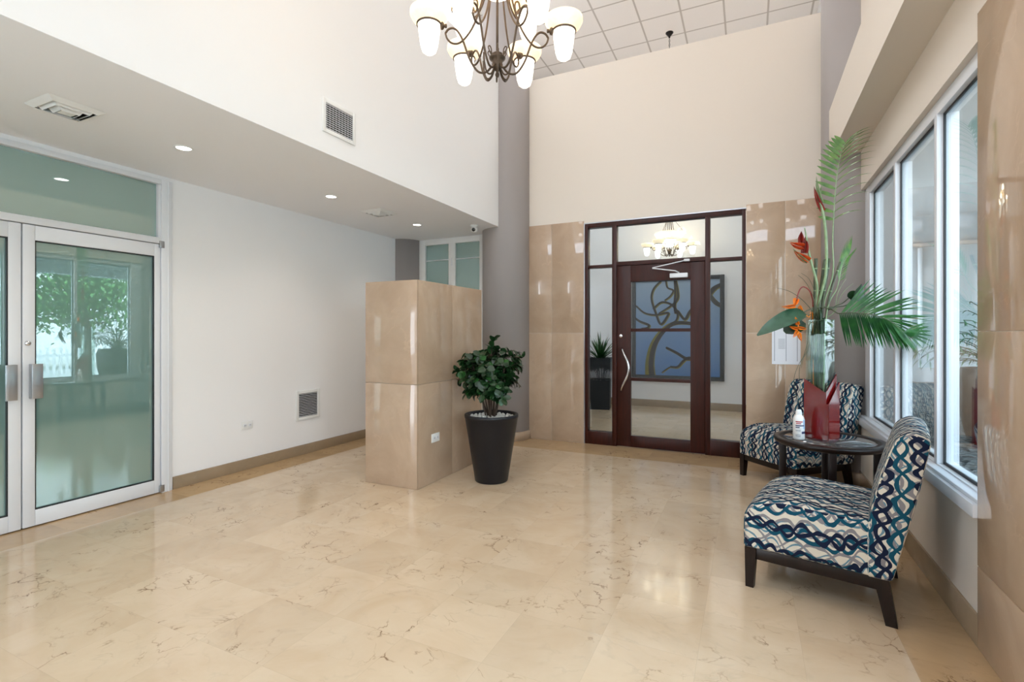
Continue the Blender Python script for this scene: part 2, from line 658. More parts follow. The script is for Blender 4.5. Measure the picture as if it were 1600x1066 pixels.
# ------------------------------------------------------------------ shell
LX, RX, FY, SZ, SX, TOPZ = -4.42, 0.88, 5.82, 2.635, -2.78, 4.53
REAR = -3.0
# floors
struct('floor', B().box(-4.10, 0.59, REAR, 5.33, -0.12, 0), 'floor', 'polished cream marble tile floor of the lobby', 'floor', smooth=False)
b = B()
b.box(LX - 0.35, -4.10, REAR, 6.9, -0.12, 0).box(-4.10, -2.0, FY + 0.12, 6.9, -0.12, -0.001).box(-4.10, 0.59, 5.33, FY + 0.12, -0.12, 0).box(0.59, RX + 0.1, REAR, FY + 0.12, -0.12, 0)
struct('floor_border', b, 'band', 'tan marble border strip running round the floor edges', 'floor border', smooth=False)
struct('floor_hall', B().box(-2.0, 1.04, FY + 0.12, 6.9, -0.12, -0.0).box(-3.9, 1.04, 6.9, 9.35, -0.12, -0.0), 'floor', 'polished marble floor of the hall beyond the wooden door', 'floor', smooth=False)
# left low wall + soffit
struct('wall_left', B().box(LX - 0.15, LX - 0.004, 2.59, 6.9, 0, SZ).box(LX - 0.15, LX - 0.004, REAR, 2.59, 2.60, SZ), 'white', 'white plastered wall between the glazed aluminium door and the grey column', 'wall', smooth=False)
struct('baseboard_left', B().box(LX - 0.004, LX + 0.012, 2.60, 5.62, 0, 0.105, 0.002), 'tile2', 'tan marble skirting along the white wall by the glazed door', 'baseboard')
struct('ceiling_soffit', B().box(LX - 0.35, SX - 0.12, REAR, 6.4, SZ, SZ + 0.12).box(SX - 0.12, SX - 0.0015, REAR, 6.4, SZ - 0.0006, SZ), 'soffit', 'low grey soffit ceiling with recessed downlights', 'ceiling', smooth=False)
struct('wall_fascia', B().box(SX - 0.12, SX, REAR, 5.62, SZ, TOPZ), 'white', 'tall white fascia wall above the soffit carrying the air grille', 'wall', smooth=False)
struct('ceiling', B().box(-6.2, 1.04, REAR, 9.4, CEIL_Z, CEIL_Z + 0.1), 'ceil', 'high ceiling of square acoustic tiles above the chandelier', 'ceiling', smooth=False)
struct('wall_loft', B().box(-6.3, -6.2, REAR, 9.4, SZ, CEIL_Z), 'warm', 'cream upper wall behind the low soffit', 'wall', smooth=False)
# far wall with opening for the wooden door screen
OX0, OX1, OZ = -1.80, -0.026, 2.654
b = B()
b.box(-2.75, OX0, FY + 0.012, FY + 0.14, 0, TOPZ).box(OX1, 1.02, FY + 0.012, FY + 0.14, 0, TOPZ).box(OX0, OX1, FY + 0.012, FY + 0.14, OZ, TOPZ)
struct('wall_far', b, 'warm', 'tall cream wall above and around the mahogany door', 'wall', smooth=False)


def slabs(name, quads, label, axis, pos, th, mat='tile', sgn=1, cat='wall cladding'):
    """large marble slabs with fine joints; quads in (u0,u1,z0,z1)"""
    b = B()
    g = 0.0018
    for (u0, u1, z0, z1) in quads:
        if axis == 'y':
            b.box(u0 + g, u1 - g, pos, pos + th, z0 + g, z1 - g, 0.0015)
        else:
            b.box(pos, pos + th, u0 + g, u1 - g, z0 + g, z1 - g, 0.0015)
    return struct(name, b, mat, label, cat)


q = []
for (a, c) in ((-2.72, -2.212), (-2.212, OX0)):
    q += [(a, c, 0, 1.33), (a, c, 1.33, 2.683)]
slabs('wall_far_cladding', q, 'beige marble slabs between the tall grey column and the mahogany door', 'y', FY, 0.012)
q = []
for (a, c) in ((OX1, 0.336), (0.336, 1.0)):
    q += [(a, c, 0, 1.33), (a, c, 1.33, 2.683)]
slabs('wall_far_cladding', q, 'beige marble slabs behind the far chair and flower vase', 'y', FY, 0.012)
b = B().box(-2.72, OX0, FY + 0.004, FY + 0.0119, 0, 2.68).box(OX1, 1.0, FY + 0.004, FY + 0.0119, 0, 2.68)
struct('wall_far_grout', b, 'grout', 'pale grout joints of the far marble slabs', 'grout', smooth=False)
# right wall
b = B()
b.box(RX, RX + 0.16, 2.74, 5.96, 0, 0.54).box(RX + 0.01, RX + 0.16, 5.24, 5.96, 0.54, 2.567).box(RX + 0.01, RX + 0.16, 5.35, 5.96, 2.567, CEIL_Z)                 # under windows
b.box(RX, RX + 0.16, REAR, 5.35, 2.567, CEIL_Z)           # above windows
b.box(RX + 0.01, RX + 0.16, 1.75, 2.56, 0, 2.567).box(RX, RX + 0.16, REAR, 1.75, 0, 0.25).box(RX, RX + 0.16, REAR, -2.7, 0.25, 2.567)
struct('wall_right', b, 'warm', 'cream wall around the tall windows', 'wall', smooth=False)
struct('trim_1', B().box(0.664, RX, REAR, 5.50, 2.90, 3.357), 'warm', 'cream beam running above the windows', 'beam', smooth=False)
struct('baseboard_right', B().box(RX - 0.012, RX, 2.74, 5.25, 0, 0.13, 0.002), 'tile2', 'tan marble skirting under the windows', 'baseboard')
q = []
ys = [2.737, 2.24, 1.75]
for a, c in zip(ys[1:], ys):
    for z0, z1 in ((0, 0.346), (0.346, 1.33), (1.33, 2.667)):
        q.append((a, c, z0, z1))
slabs('wall_right_cladding', q, 'glossy tan marble slabs beside the nearest window', 'x', RX - 0.013, 0.0225)
struct('wall_right_grout', B().box(RX - 0.009, RX + 0.008, 1.75, 2.733, 0, 2.664), 'grout', 'pale grout joints of the glossy marble by the window', 'grout', smooth=False)
# unseen rear wall; its open clerestory is added to let in daylight
b = B()
b.box(LX - 0.15, 1.04, REAR - 0.15, REAR, 0, 4.6).box(-6.2, LX - 0.15, REAR - 0.15, REAR, SZ, 4.6).box(-6.2, -4.6, REAR - 0.15, REAR, 4.6, CEIL_Z).box(-4.6, 0.8, REAR - 0.15, REAR, 4.6, 5.2).box(-4.6, 1.04, REAR - 0.15, REAR, 6.2, CEIL_Z).box(0.8, 1.04, REAR - 0.15, REAR, 4.6, 6.2)
struct('wall_rear', b, 'white', 'white wall behind the viewpoint', 'wall', smooth=False)
o = light('added_clerestory_portal', 'AREA', (-1.9, REAR - 0.05, 5.7), 1.0, rot=(math.radians(90), 0, 0), shape='RECTANGLE', size=5.4, size_y=1.0)
o.data.cycles.is_portal = True
# columns
for (x, y, r, z1, lab) in ((-2.82, 5.78, 0.306, CEIL_Z, 'tall round grey column between the soffit and the mahogany door'),
                           (-4.50, 5.86, 0.306, SZ, 'short round grey column in the corner behind the marble half wall'),
                           (0.95, 5.55, 0.33, CEIL_Z, 'tall round grey column behind the flower vase beside the windows')):
    t = thing('column', lab, 'column', (x, y, 0))
    B().cyl(r, 0, z1, n=64).make('shaft', 'grey', t)
    B().lathe([(r, 0), (r + 0.022, 0), (r + 0.022, 0.10), (r + 0.016, 0.108), (r, 0.108)], n=64).make('base', 'tile', t)
# hall beyond
b = B()
b.box(-6.3, 1.04, 9.3, 9.42, 0, CEIL_Z)
struct('wall_hall_back', b, 'white', 'pale wall of the hall carrying the painting', 'wall', smooth=False)
struct('wall_hall_side', B().box(-3.9, -3.8, 6.2, 9.3, 0, CEIL_Z), 'white', 'pale side wall of the hall near the plant', 'wall', smooth=False)
struct('wall_hall_end', B().box(0.95, 1.04, FY + 0.141, 9.3, 0, CEIL_Z), 'white', 'pale end wall of the hall', 'wall', smooth=False)
struct('baseboard_hall', B().box(-3.8, 0.95, 9.286, 9.3, 0, 0.127, 0.002), 'tile2', 'tan skirting of the hall wall under the painting', 'baseboard')
struct('wall_office', B().box(LX, -2.4, 6.9, 7.0, 0, SZ), 'white', 'wall of the room behind the small glazed partition', 'wall', smooth=False)

# ------------------------------------------------------------------ half wall
t = thing('half_wall', 'freestanding waist-high-plus half wall clad in beige marble slabs', 'half wall', (-2.81, 3.47, 0), kind='structure')
hw, hd, hz = 0.28, 1.13, 1.78
B().box(-hw + 0.012, hw - 0.012, 0.012, hd, 0, hz - 0.012).make('core', 'grout', t, smooth=False)
b = B()
g = 0.0016
for z0, z1 in ((0, 0.888), (0.888, hz)):
    b.box(-hw + 0.001, hw - 0.001, 0, 0.0125, z0 + g, z1 - g, 0.001)
    for y0, y1 in ((0.0135, 0.555), (0.555, hd)):
        b.box(hw - 0.0125, hw, y0 + g, y1 - g, z0 + g, z1 - g, 0.001)
        b.box(-hw, -hw + 0.0125, y0 + g, y1 - g, z0 + g, z1 - g, 0.001)
b.box(-hw + 0.013, hw - 0.013, 0.013, hd, hz - 0.0125, hz - 0.001, 0.001)
b.make('cladding', 'tile', t)


def outlet(loc, rz, label):
    t = thing('wall_outlet', label, 'outlet', loc, rz)
    B().box(-0.002, 0.006, -0.06, 0.06, -0.038, 0.038, 0.002).make('face_plate', 'plastic', t)
    for s in (-1, 1):
        B().box(0.006, 0.0085, s * 0.026 - 0.017, s * 0.026 + 0.017, -0.015, 0.015, 0.001).make('socket', 'alu', t)
        b = B()
        for k in (-1, 1):
            b.box(0.0085, 0.009, s * 0.026 + k * 0.006 - 0.0012, s * 0.026 + k * 0.006 + 0.0012, -0.006, 0.006)
        b.make('slot', 'dark', t, smooth=False)
    return t


outlet((LX - 0.001, 3.30, 0.43), 0, 'white double outlet low on the white wall by the glazed door')
outlet((-2.529, 3.74, 0.395), 0, 'white outlet on the marble half wall beside the charcoal planter')


# ------------------------------------------------------------------ grilles and vents
def grille(name, label, X, y0, y1, z0, z1, fr, nh, nv, vmat='alu'):
    t = thing(name, label, 'air grille', (X, (y0 + y1) / 2, (z0 + z1) / 2))
    W_, H_ = (y1 - y0) / 2, (z1 - z0) / 2
    b = B()
    b.box(0, 0.012, -W_, -W_ + fr, -H_, H_, 0.002).box(0, 0.012, W_ - fr, W_, -H_, H_, 0.002)
    b.box(0, 0.012, -W_ + fr, W_ - fr, -H_, -H_ + fr, 0.002).box(0, 0.012, -W_ + fr, W_ - fr, H_ - fr, H_, 0.002)
    b.make('frame', 'plastic', t)
    B().box(0.0, 0.002, -W_ + fr, W_ - fr, -H_ + fr, H_ - fr).make('backing', 'dark', t, smooth=False)
    b = B()
    for i in range(nh):
        z = -H_ + fr + (i + 0.5) * (2 * H_ - 2 * fr) / nh
        rt = Matrix.Translation((0.006, 0, z)) @ Matrix.Rotation(math.radians(12), 4, 'Y')
        b.box(-0.0035, 0.0035, -W_ + fr, W_ - fr, -0.0019, 0.0019, rot=rt)
    b.make('slats', vmat, t, smooth=False)
    if nv:
        b = B()
        for i in range(nv):
            y = -W_ + fr + (i + 0.5) * (2 * W_ - 2 * fr) / nv
            b.box(0.001, 0.004, y - 0.0008, y + 0.0008, -H_ + fr, H_ - fr)
        b.make('cross_bars', vmat, t, smooth=False)
    return t


grille('wall_vent', 'white air grille high on the white fascia wall', SX, 2.67, 3.0, 2.785, 3.03, 0.028, 12, 9)
grille('wall_vent', 'white return grille low on the white wall beside the half wall', LX - 0.004, 3.88, 4.21, 0.375, 0.70, 0.035, 14, 0)


def diffuser(x, y, label):
    t = thing('ceiling_vent', label, 'ceiling vent', (x, y, SZ))
    h = 0.14
    B().box(-h + 0.02, h - 0.02, -h + 0.02, h - 0.02, -0.004, 0.0).make('backing', 'dark', t, smooth=False)
    for i, s in enumerate((h, 0.095, 0.06)):
        b = B()
        w = 0.034 if i == 0 else 0.016
        zi = -0.010 - 0.008 * i
        o_, n_ = s, s - w
        ptsO = [(-o_, -o_, -0.001 - 0.006 * i), (o_, -o_, -0.001 - 0.006 * i), (o_, o_, -0.001 - 0.006 * i), (-o_, o_, -0.001 - 0.006 * i)]
        ptsI = [(-n_, -n_, zi - 0.012), (n_, -n_, zi - 0.012), (n_, n_, zi - 0.012), (-n_, n_, zi - 0.012)]
        ptsB = [(p[0], p[1], p[2] + 0.004) for p in ptsI]
        b.poly(ptsO + ptsI + ptsB, [(k, (k + 1) % 4, (k + 1) % 4 + 4, k + 4) for k in range(4)] + [(k + 4, (k + 1) % 4 + 4, (k + 1) % 4 + 8, k + 8) for k in range(4)])
        b.make('louvre_ring', 'plastic', t, smooth=False)
    B().box(-0.034, 0.034, -0.034, 0.034, -0.034, -0.028, 0.002).make('centre_plate', 'plastic', t)
    return t


diffuser(-3.59, 1.52, 'square white ceiling vent above the glazed aluminium door')
diffuser(-3.61, 4.27, 'square white ceiling vent near the round camera')


def downlight(x, y, z, label, p=14):
    t = thing('ceiling_downlight', label, 'downlight', (x, y, z))
    B().lathe([(0.058, 0.0), (0.060, -0.004), (0.050, -0.007), (0.046, -0.002)], n=32).make('trim_ring', 'plastic', t)
    B().cyl(0.047, -0.003, -0.0015, n=32).make('lens', 'led', t)
    light('lamp', 'SPOT', (0, 0, -0.03), p, (1.0, 0.93, 0.84), parent=t, spot_size=math.radians(125), spot_blend=0.9, shadow_soft_size=0.05)
    return t


for y, lb in ((2.20, 'round lit downlight in the soffit above the end of the glazed door'), (3.58, 'round lit downlight in the middle of the soffit run'),
              (4.95, 'round lit downlight in the soffit above the marble half wall'), (0.82, 'round lit downlight in the soffit before the entrance door')):
    downlight(-3.61, y, SZ, lb)
t = thing('security_camera', 'small white dome camera under the soffit corner by the tall grey column', 'camera', (-3.01, 5.28, SZ))
B().lathe([(0, 0), (0.045, 0), (0.046, -0.012), (0.030, -0.024), (0, -0.024)], n=24).make('mount', 'plastic', t)
B().lathe([(0.0, 0.042), (0.024, 0.034), (0.038, 0.018), (0.042, 0), (0.038, -0.02), (0.022, -0.036), (0.0, -0.042)], (0, 0, -0.05), n=24).make('body', 'plastic', t)
cd = Vector((0.35, -0.93, -0.25)).normalized()
B().lathe([(0, 0.03), (0.022, 0.03), (0.022, 0.043), (0.014, 0.047), (0, 0.048)], (0, 0, -0.05), n=20, mat=cd.to_track_quat('Z', 'Y').to_matrix()).make('lens', 'lens', t)

# ------------------------------------------------------------------ glazed aluminium entrance on the left
t = thing('window_1', 'white aluminium frame and teal transom glass over the entrance doors', 'door frame', (LX, 0, 0), kind='structure')
YJ = 2.59
b = B()
b.box(-0.07, 0.02, 2.505, YJ, 0, 2.60, 0.003)
b.box(-0.07, 0.02, -1.10, 2.505, 2.56, 2.60, 0.003)
b.box(-0.06, 0.015, -1.10, 2.505, 2.068, 2.118, 0.003)
b.box(-0.07, 0.02, -1.18, -1.10, 0, 2.60, 0.003)
b.box(-0.07, 0.02, 0.66, 0.74, 0, 2.60, 0.003)
b.box(-0.05, 0.008, 2.484, 2.505, 2.118, 2.56, 0.002)
b.box(-0.05, 0.026, 2.555, 2.562, 0, 2.59, 0.001)
b.make('frame', 'alu', t)
B().box(-0.030, -0.022, 0.74, 2.49, 2.115, 2.562).make('transom_glass', 'film', t, smooth=False)
B().box(-0.030, -0.022, -1.1, 0.66, 2.115, 2.562).make('transom_glass', 'film', t, smooth=False)
B().box(-0.030, -0.022, -1.1, 0.66, 0.0, 2.07).make('side_glass', 'film', t, smooth=False)


def alu_leaf(name, y0, y1, hinge, label):
    """one leaf spanning y0..y1; hinge=+1 hinges at y1"""
    t = thing(name, label, 'door', (LX, 0, 0), kind='structure')
    ho = y1 if hinge > 0 else y0
    st = 0.065
    s_h = 0.045
    a0, a1 = (y0 + st, y1 - s_h) if hinge > 0 else (y0 + s_h, y1 - st)
    b = B()
    b.box(-0.045, 0.008, y0, a0, 0.008, 2.062, 0.003).box(-0.045, 0.008, a1, y1, 0.008, 2.062, 0.003)
    b.box(-0.045, 0.008, a0, a1, 0.008, 0.115, 0.003).box(-0.045, 0.008, a0, a1, 1.96, 2.062, 0.003)
    b.make('leaf_frame', 'alu', t)
    g = 0.007
    b = B()
    b.box(-0.018, 0.004, a0, a0 + g, 0.115, 1.96).box(-0.018, 0.004, a1 - g, a1, 0.115, 1.96).box(-0.018, 0.004, a0, a1, 0.115, 0.115 + g).box(-0.018, 0.004, a0, a1, 1.96 - g, 1.96)
    b.make('gasket', 'gasket', t, smooth=False)
    B().box(-0.022, -0.014, a0, a1, 0.115, 1.96).make('glass', 'film', t, smooth=False)
    yy = (y0 + 0.032) if hinge > 0 else (y1 - 0.032)
    s = 1 if hinge > 0 else -1
    b = B()
    b.box(0.008, 0.045, min(yy, yy + s * 0.018), max(yy, yy + s * 0.018), 0.88, 1.115, 0.002)
    b.box(0.040, 0.050, min(yy, yy + s * 0.06), max(yy, yy + s * 0.06), 0.88, 1.115, 0.002)
    b.make('pull_handle', 'steel', t)
    if hinge > 0:
        B().lathe([(0, 0), (0.017, 0), (0.016, 0.008), (0.009, 0.012), (0, 0.012)], (0.008, yy - 0.006, 1.255), n=20, mat=Matrix.Rotation(math.pi / 2, 3, 'Y')).make('lock_cylinder', 'chrome', t)
        for z in (0.02, 2.045):
            B().box(0.008, 0.022, y1 - 0.012, y1 + 0.026, z - 0.012, z + 0.045, 0.002).make('hinge', 'steel', t)
    return t


struct('wall_light_block', B().box(LX - 0.32, LX - 0.28, -1.3, 2.9, 0, 2.62).box(LX - 0.3, LX - 0.15, 2.59, 2.7, 0, 2.62).box(LX - 0.3, LX, -1.3, -1.18, 0, 2.62), 'grey', 'unseen panel added behind the film covered entrance glass to block daylight', 'wall', smooth=False)  # backing added to stop daylight leaking through the door gaps
alu_leaf('door_1', 1.630, 2.500, 1, 'white aluminium glazed door leaf with round lock and square pull')
alu_leaf('door_2', 0.745, 1.622, -1, 'second white aluminium glazed door leaf cut by the picture edge')

# ------------------------------------------------------------------ mahogany door screen in the far wall
YD = FY + 0.02
t = thing('window_2', 'mahogany frame with clear sidelights and transom panes around the door', 'door frame', (0, YD, 0), kind='structure')
x0, x1 = OX0 + 0.012, OX1 - 0.004
b = B()
fr = 0.036
for xa, xb, za, zb in ((x0, x0 + fr, 0, OZ - 0.012), (x1 - fr, x1, 0, OZ - 0.012), (x0 + fr, x1 - fr, OZ - 0.062, OZ - 0.012),
                       (-1.458, -1.405, 0, OZ - 0.062), (-0.432, -0.382, 0, OZ - 0.062),
                       (x0 + fr, -1.458, 2.108, 2.142), (-0.382, x1 - fr, 2.108, 2.142), (-1.405, -0.432, 2.118, 2.165),
                       (x0 + fr, -1.458, 0, 0.15), (-0.382, x1 - fr, 0, 0.165)):
    b.box(xa, xb, -0.012, 0.085, za, zb, 0.003)
b.make('frame', 'mahogany', t)
B().box(OX0, OX0 + 0.012, -0.018, 0.05, 0, OZ).box(OX0 + 0.012, OX1, -0.018, 0.05, OZ - 0.012, OZ).make('metal_edge', 'steel', t, smooth=False)
for xa, xb, za, zb in ((x0 + fr, -1.458, 0.15, 2.108), (-0.382, x1 - fr, 0.165, 2.108), (x0 + fr, -1.458, 2.142, OZ - 0.062),
                       (-0.382, x1 - fr, 2.142, OZ - 0.062), (-1.405, -0.432, 2.165, OZ - 0.062)):
    B().box(xa, xb, 0.034, 0.040, za, zb).make('glass_pane', 'doorglass', t, smooth=False)
t = thing('door_3', 'mahogany door with three clear panes and a wavy chrome pull', 'door', (0, YD, 0), kind='structure')
a0, a1 = -1.403, -0.434
b = B()
sl, sr = -1.242, -0.585
for xa, xb, za, zb in ((a0, sl, 0.008, 2.114), (sr, a1, 0.008, 2.114), (sl, sr, 0.008, 0.135), (sl, sr, 1.925, 2.114), (sl, sr, 1.345, 1.382), (sl, sr, 0.775, 0.812)):
    b.box(xa, xb, 0.0, 0.05, za, zb, 0.002)
b.make('leaf_frame', 'mahogany', t)
for za, zb in ((0.135, 0.775), (0.812, 1.345), (1.382, 1.925)):
    B().box(sl, sr, 0.022, 0.028, za, zb).make('glass_pane', 'doorglass', t, smooth=False)
pts = []
for i in range(25):
    k = i / 24
    z = 1.155 - 0.51 * k
    x = -1.305 + 0.052 * math.sin(k * math.pi * 2 * 0.80 - 0.75)
    y = -0.055 + 0.05 * abs(2 * k - 1) ** 5
    pts.append((x, y, z))
B().tube(pts, [0.009 + 0.006 * math.sin(math.pi * i / 24) for i in range(25)], 10).make('pull_handle', 'chrome', t)
B().lathe([(0, 0), (0.024, 0), (0.022, 0.01), (0.012, 0.014), (0, 0.014)], (-1.355, 0, 1.296), n=20, mat=Matrix.Rotation(math.pi / 2, 3, 'X')).make('lock_cylinder', 'chrome', t)
c = B().box(-0.80, -0.61, -0.045, 0.0, 1.945, 1.995, 0.006).make('door_closer', 'alu', t)
B().tube([(-0.70, -0.03, 2.00), (-0.74, -0.05, 2.02), (-0.98, -0.10, 2.055)], 0.007, 8).make('closer_arm', 'alu', t)
B().tube([(-0.98, -0.10, 2.06), (-0.62, -0.03, 2.135)], 0.006, 8).make('closer_arm', 'alu', t)
B().box(-0.65, -0.59, -0.035, -0.012, 2.122, 2.148, 0.003).make('closer_bracket', 'alu', t)

# small glazed partition behind the half wall
t = thing('window_3', 'white framed two pane partition window behind the marble half wall', 'window', (0, 5.83, 0), kind='structure')
b = B()
for xa, xb, za, zb in ((-4.20, -4.10, 0, 2.634), (-3.715, -3.61, 0, 2.56), (-3.232, -3.10, 0, 2.634), (-4.10, -3.232, 2.555, 2.634), (-4.10, -3.232, 0, 0.9)):
    b.box(xa, xb, -0.02, 0.05, za, zb, 0.003)
b.make('frame', 'plastic', t)
for xa, xb in ((-4.10, -3.715), (-3.61, -3.232)):
    B().box(xa, xb, 0.012, 0.018, 0.9, 2.555).make('glass_pane', 'film', t, smooth=False)
    B().box(xa, xb, 0.0, 0.010, 2.335, 2.345).make('blind_rail', 'alu', t, smooth=False)
b = B()
b.box(-3.665, -3.655, -0.03, -0.02, 2.25, 2.36, 0.002)
b.make('latch', 'alu', t)

# ------------------------------------------------------------------ windows on the right
posts = [5.068, 4.262, 3.420, 2.60]
t = thing('window_4', 'row of three tall white framed windows over a white sill', 'window', (RX, 0, 0), kind='structure')
b = B()
fo = 0.125
for y in posts:
    b.box(0.03, fo, y - 0.022, y + 0.022, 0.62, 2.50, 0.002)
b.box(0.03, fo, posts[0] + 0.02, 5.24, 0.62, 2.567, 0.002)
b.box(0.032, fo, 2.5, 5.2, 2.497, 2.567, 0.002)
b.box(0.032, fo, 2.5, 5.2, 0.575, 0.625, 0.002)
b.make('frame', 'winframe', t)
B().box(-0.028, 0.05, 2.738, 5.25, 0.542, 0.60, 0.004).box(-0.01, 0.05, 2.738, 5.25, 0.60, 0.618, 0.003).make('sill', 'winframe', t)
for ya, yb in zip(posts[1:], posts):
    ya += 0.022
    yb -= 0.022
    B().box(0.066, 0.072, ya, yb, 0.625, 2.497).make('glass_pane', 'glass', t, smooth=False)
    b = B()
    k = 0.014
    for w in ((ya, ya + k, 0.625, 2.497), (yb - k, yb, 0.625, 2.497), (ya, yb, 0.625, 0.625 + k), (ya, yb, 2.497 - k, 2.497)):
        b.box(0.058, 0.066, *w)
    b.make('gasket', 'gasket', t, smooth=False)
o = light('daylight_window', 'AREA', (RX + 0.2, 3.9, 1.55), 1.0, rot=(math.radians(90), 0, math.radians(90)), shape='RECTANGLE', size=2.7, size_y=1.95)
o.data.cycles.is_portal = True


t = thing('window_added', 'unseen white framed window run added behind the viewpoint for daylight', 'window', (RX, 0, 0), kind='structure')  # extra windows added out of view so daylight reaches wall and floor
b = B()
for y in (-2.66, -1.2, 0.25, 1.71):
    b.box(0.03, 0.125, y - 0.03, y + 0.03, 0.25, 2.567, 0.002)
b.box(0.032, 0.125, -2.7, 1.75, 2.50, 2.567, 0.002).box(-0.02, 0.125, -2.7, 1.75, 0.22, 0.28, 0.002)
b.make('frame', 'alu', t)
for ya, yb in ((-2.63, -1.23), (-1.17, 0.22), (0.28, 1.68)):
    B().box(0.066, 0.072, ya, yb, 0.28, 2.50).make('glass_pane', 'glass', t, smooth=False)
o = light('daylight_window', 'AREA', (RX + 0.2, -0.47, 1.4), 1.0, rot=(math.radians(90), 0, math.radians(90)), shape='RECTANGLE', size=4.4, size_y=2.3)
o.data.cycles.is_portal = True

# ------------------------------------------------------------------ slipper chairs
def uv_fill(o, mode):
    """lay the cloth: running front to back over the seat, upward over the back"""
    me = o.data
    uvl = me.uv_layers.new(name='UVMap')
    for p in me.polygons:
        n = p.normal
        for li in p.loop_indices:
            v = me.vertices[me.loops[li].vertex_index].co
            if mode == 'seat':
                if abs(n.x) > 0.7:
                    uv = (v.y, v.z * 0.95 + 0.3)
                elif n.z > 0.35 or n.z < -0.7:
                    uv = (v.y, v.x)
                else:
                    uv = (v.z + 0.9, v.x)
            else:
                if abs(n.x) > 0.7:
                    uv = (v.z, v.y + 0.3)
                elif n.z > 0.7:
                    uv = (v.y + 1.0, v.x)
                else:
                    uv = (v.z + (0.0 if n.y < 0 else 0.5), v.x)
            uvl.data[li].uv = uv


def smoothstep(t):
    t = max(0, min(1, t))
    return t * t * (3 - 2 * t)


def solid_from_profile(prof, W_, nx=9, crown=0.012, edge=0.03):
    """profile in (y,z) swept across x with rounded side edges and a slight crown"""
    b = B()
    cy = sum(p[0] for p in prof) / len(prof)
    cz = sum(p[1] for p in prof) / len(prof)
    xs, ins = [], []
    for i in range(5):
        a = math.pi / 2 * i / 4
        xs.append(-W_ / 2 + edge * (1 - math.sin(a)) if False else -W_ / 2 + edge * (1 - math.cos(a)))
        ins.append(edge * (1 - math.sin(a)))
    for k in range(1, nx):
        xs.append(-W_ / 2 + edge + (W_ - 2 * edge) * k / nx)
        ins.append(0)
    for i in range(4, -1, -1):
        a = math.pi / 2 * i / 4
        xs.append(W_ / 2 - edge * (1 - math.cos(a)))
        ins.append(edge * (1 - math.sin(a)))
    rings = []
    for x, e in zip(xs, ins):
        rg = []
        cr = crown * (1 - (2 * x / W_) ** 2)
        for (y, z) in prof:
            dy, dz = y - cy, z - cz
            l = math.hypot(dy, dz)
            f = (l - e + cr * 0.6) / l
            rg.append(b.bm.verts.new((x, cy + dy * f, cz + dz * f)))
        rings.append(rg)
    n = len(prof)
    for a, c in zip(rings, rings[1:]):
        for k in range(n):
            b.bm.faces.new([a[k], a[(k + 1) % n], c[(k + 1) % n], c[k]])
    b.bm.faces.new(rings[0][::-1])
    b.bm.faces.new(rings[-1])
    bmesh.ops.recalc_face_normals(b.bm, faces=b.bm.faces[:])
    return b


def rounded(pts, r=0.03, n=4):
    out = []
    m = len(pts)
    for i in range(m):
        p = Vector(pts[i]).to_3d(); a = Vector(pts[i - 1]).to_3d(); c = Vector(pts[(i + 1) % m]).to_3d()
        rr = pts[i][2] if len(pts[i]) > 2 else r
        p.z = a.z = c.z = 0
        d1, d2 = (a - p), (c - p)
        rr = min(rr, d1.length * 0.45, d2.length * 0.45)
        q1, q2 = p + d1.normalized() * rr, p + d2.normalized() * rr
        for k in range(n + 1):
            t_ = k / n
            w = q1 * (1 - t_) ** 2 + p * 2 * t_ * (1 - t_) + q2 * t_ ** 2
            out.append((w.x, w.y))
    return out


def subdiv_prof(p, mx=0.04):
    out = []
    for i in range(len(p)):
        a, c = p[i], p[(i + 1) % len(p)]
        n = max(1, int(math.hypot(c[0] - a[0], c[1] - a[1]) / mx))
        for k in range(n):
            out.append((a[0] + (c[0] - a[0]) * k / n, a[1] + (c[1] - a[1]) * k / n))
    return out


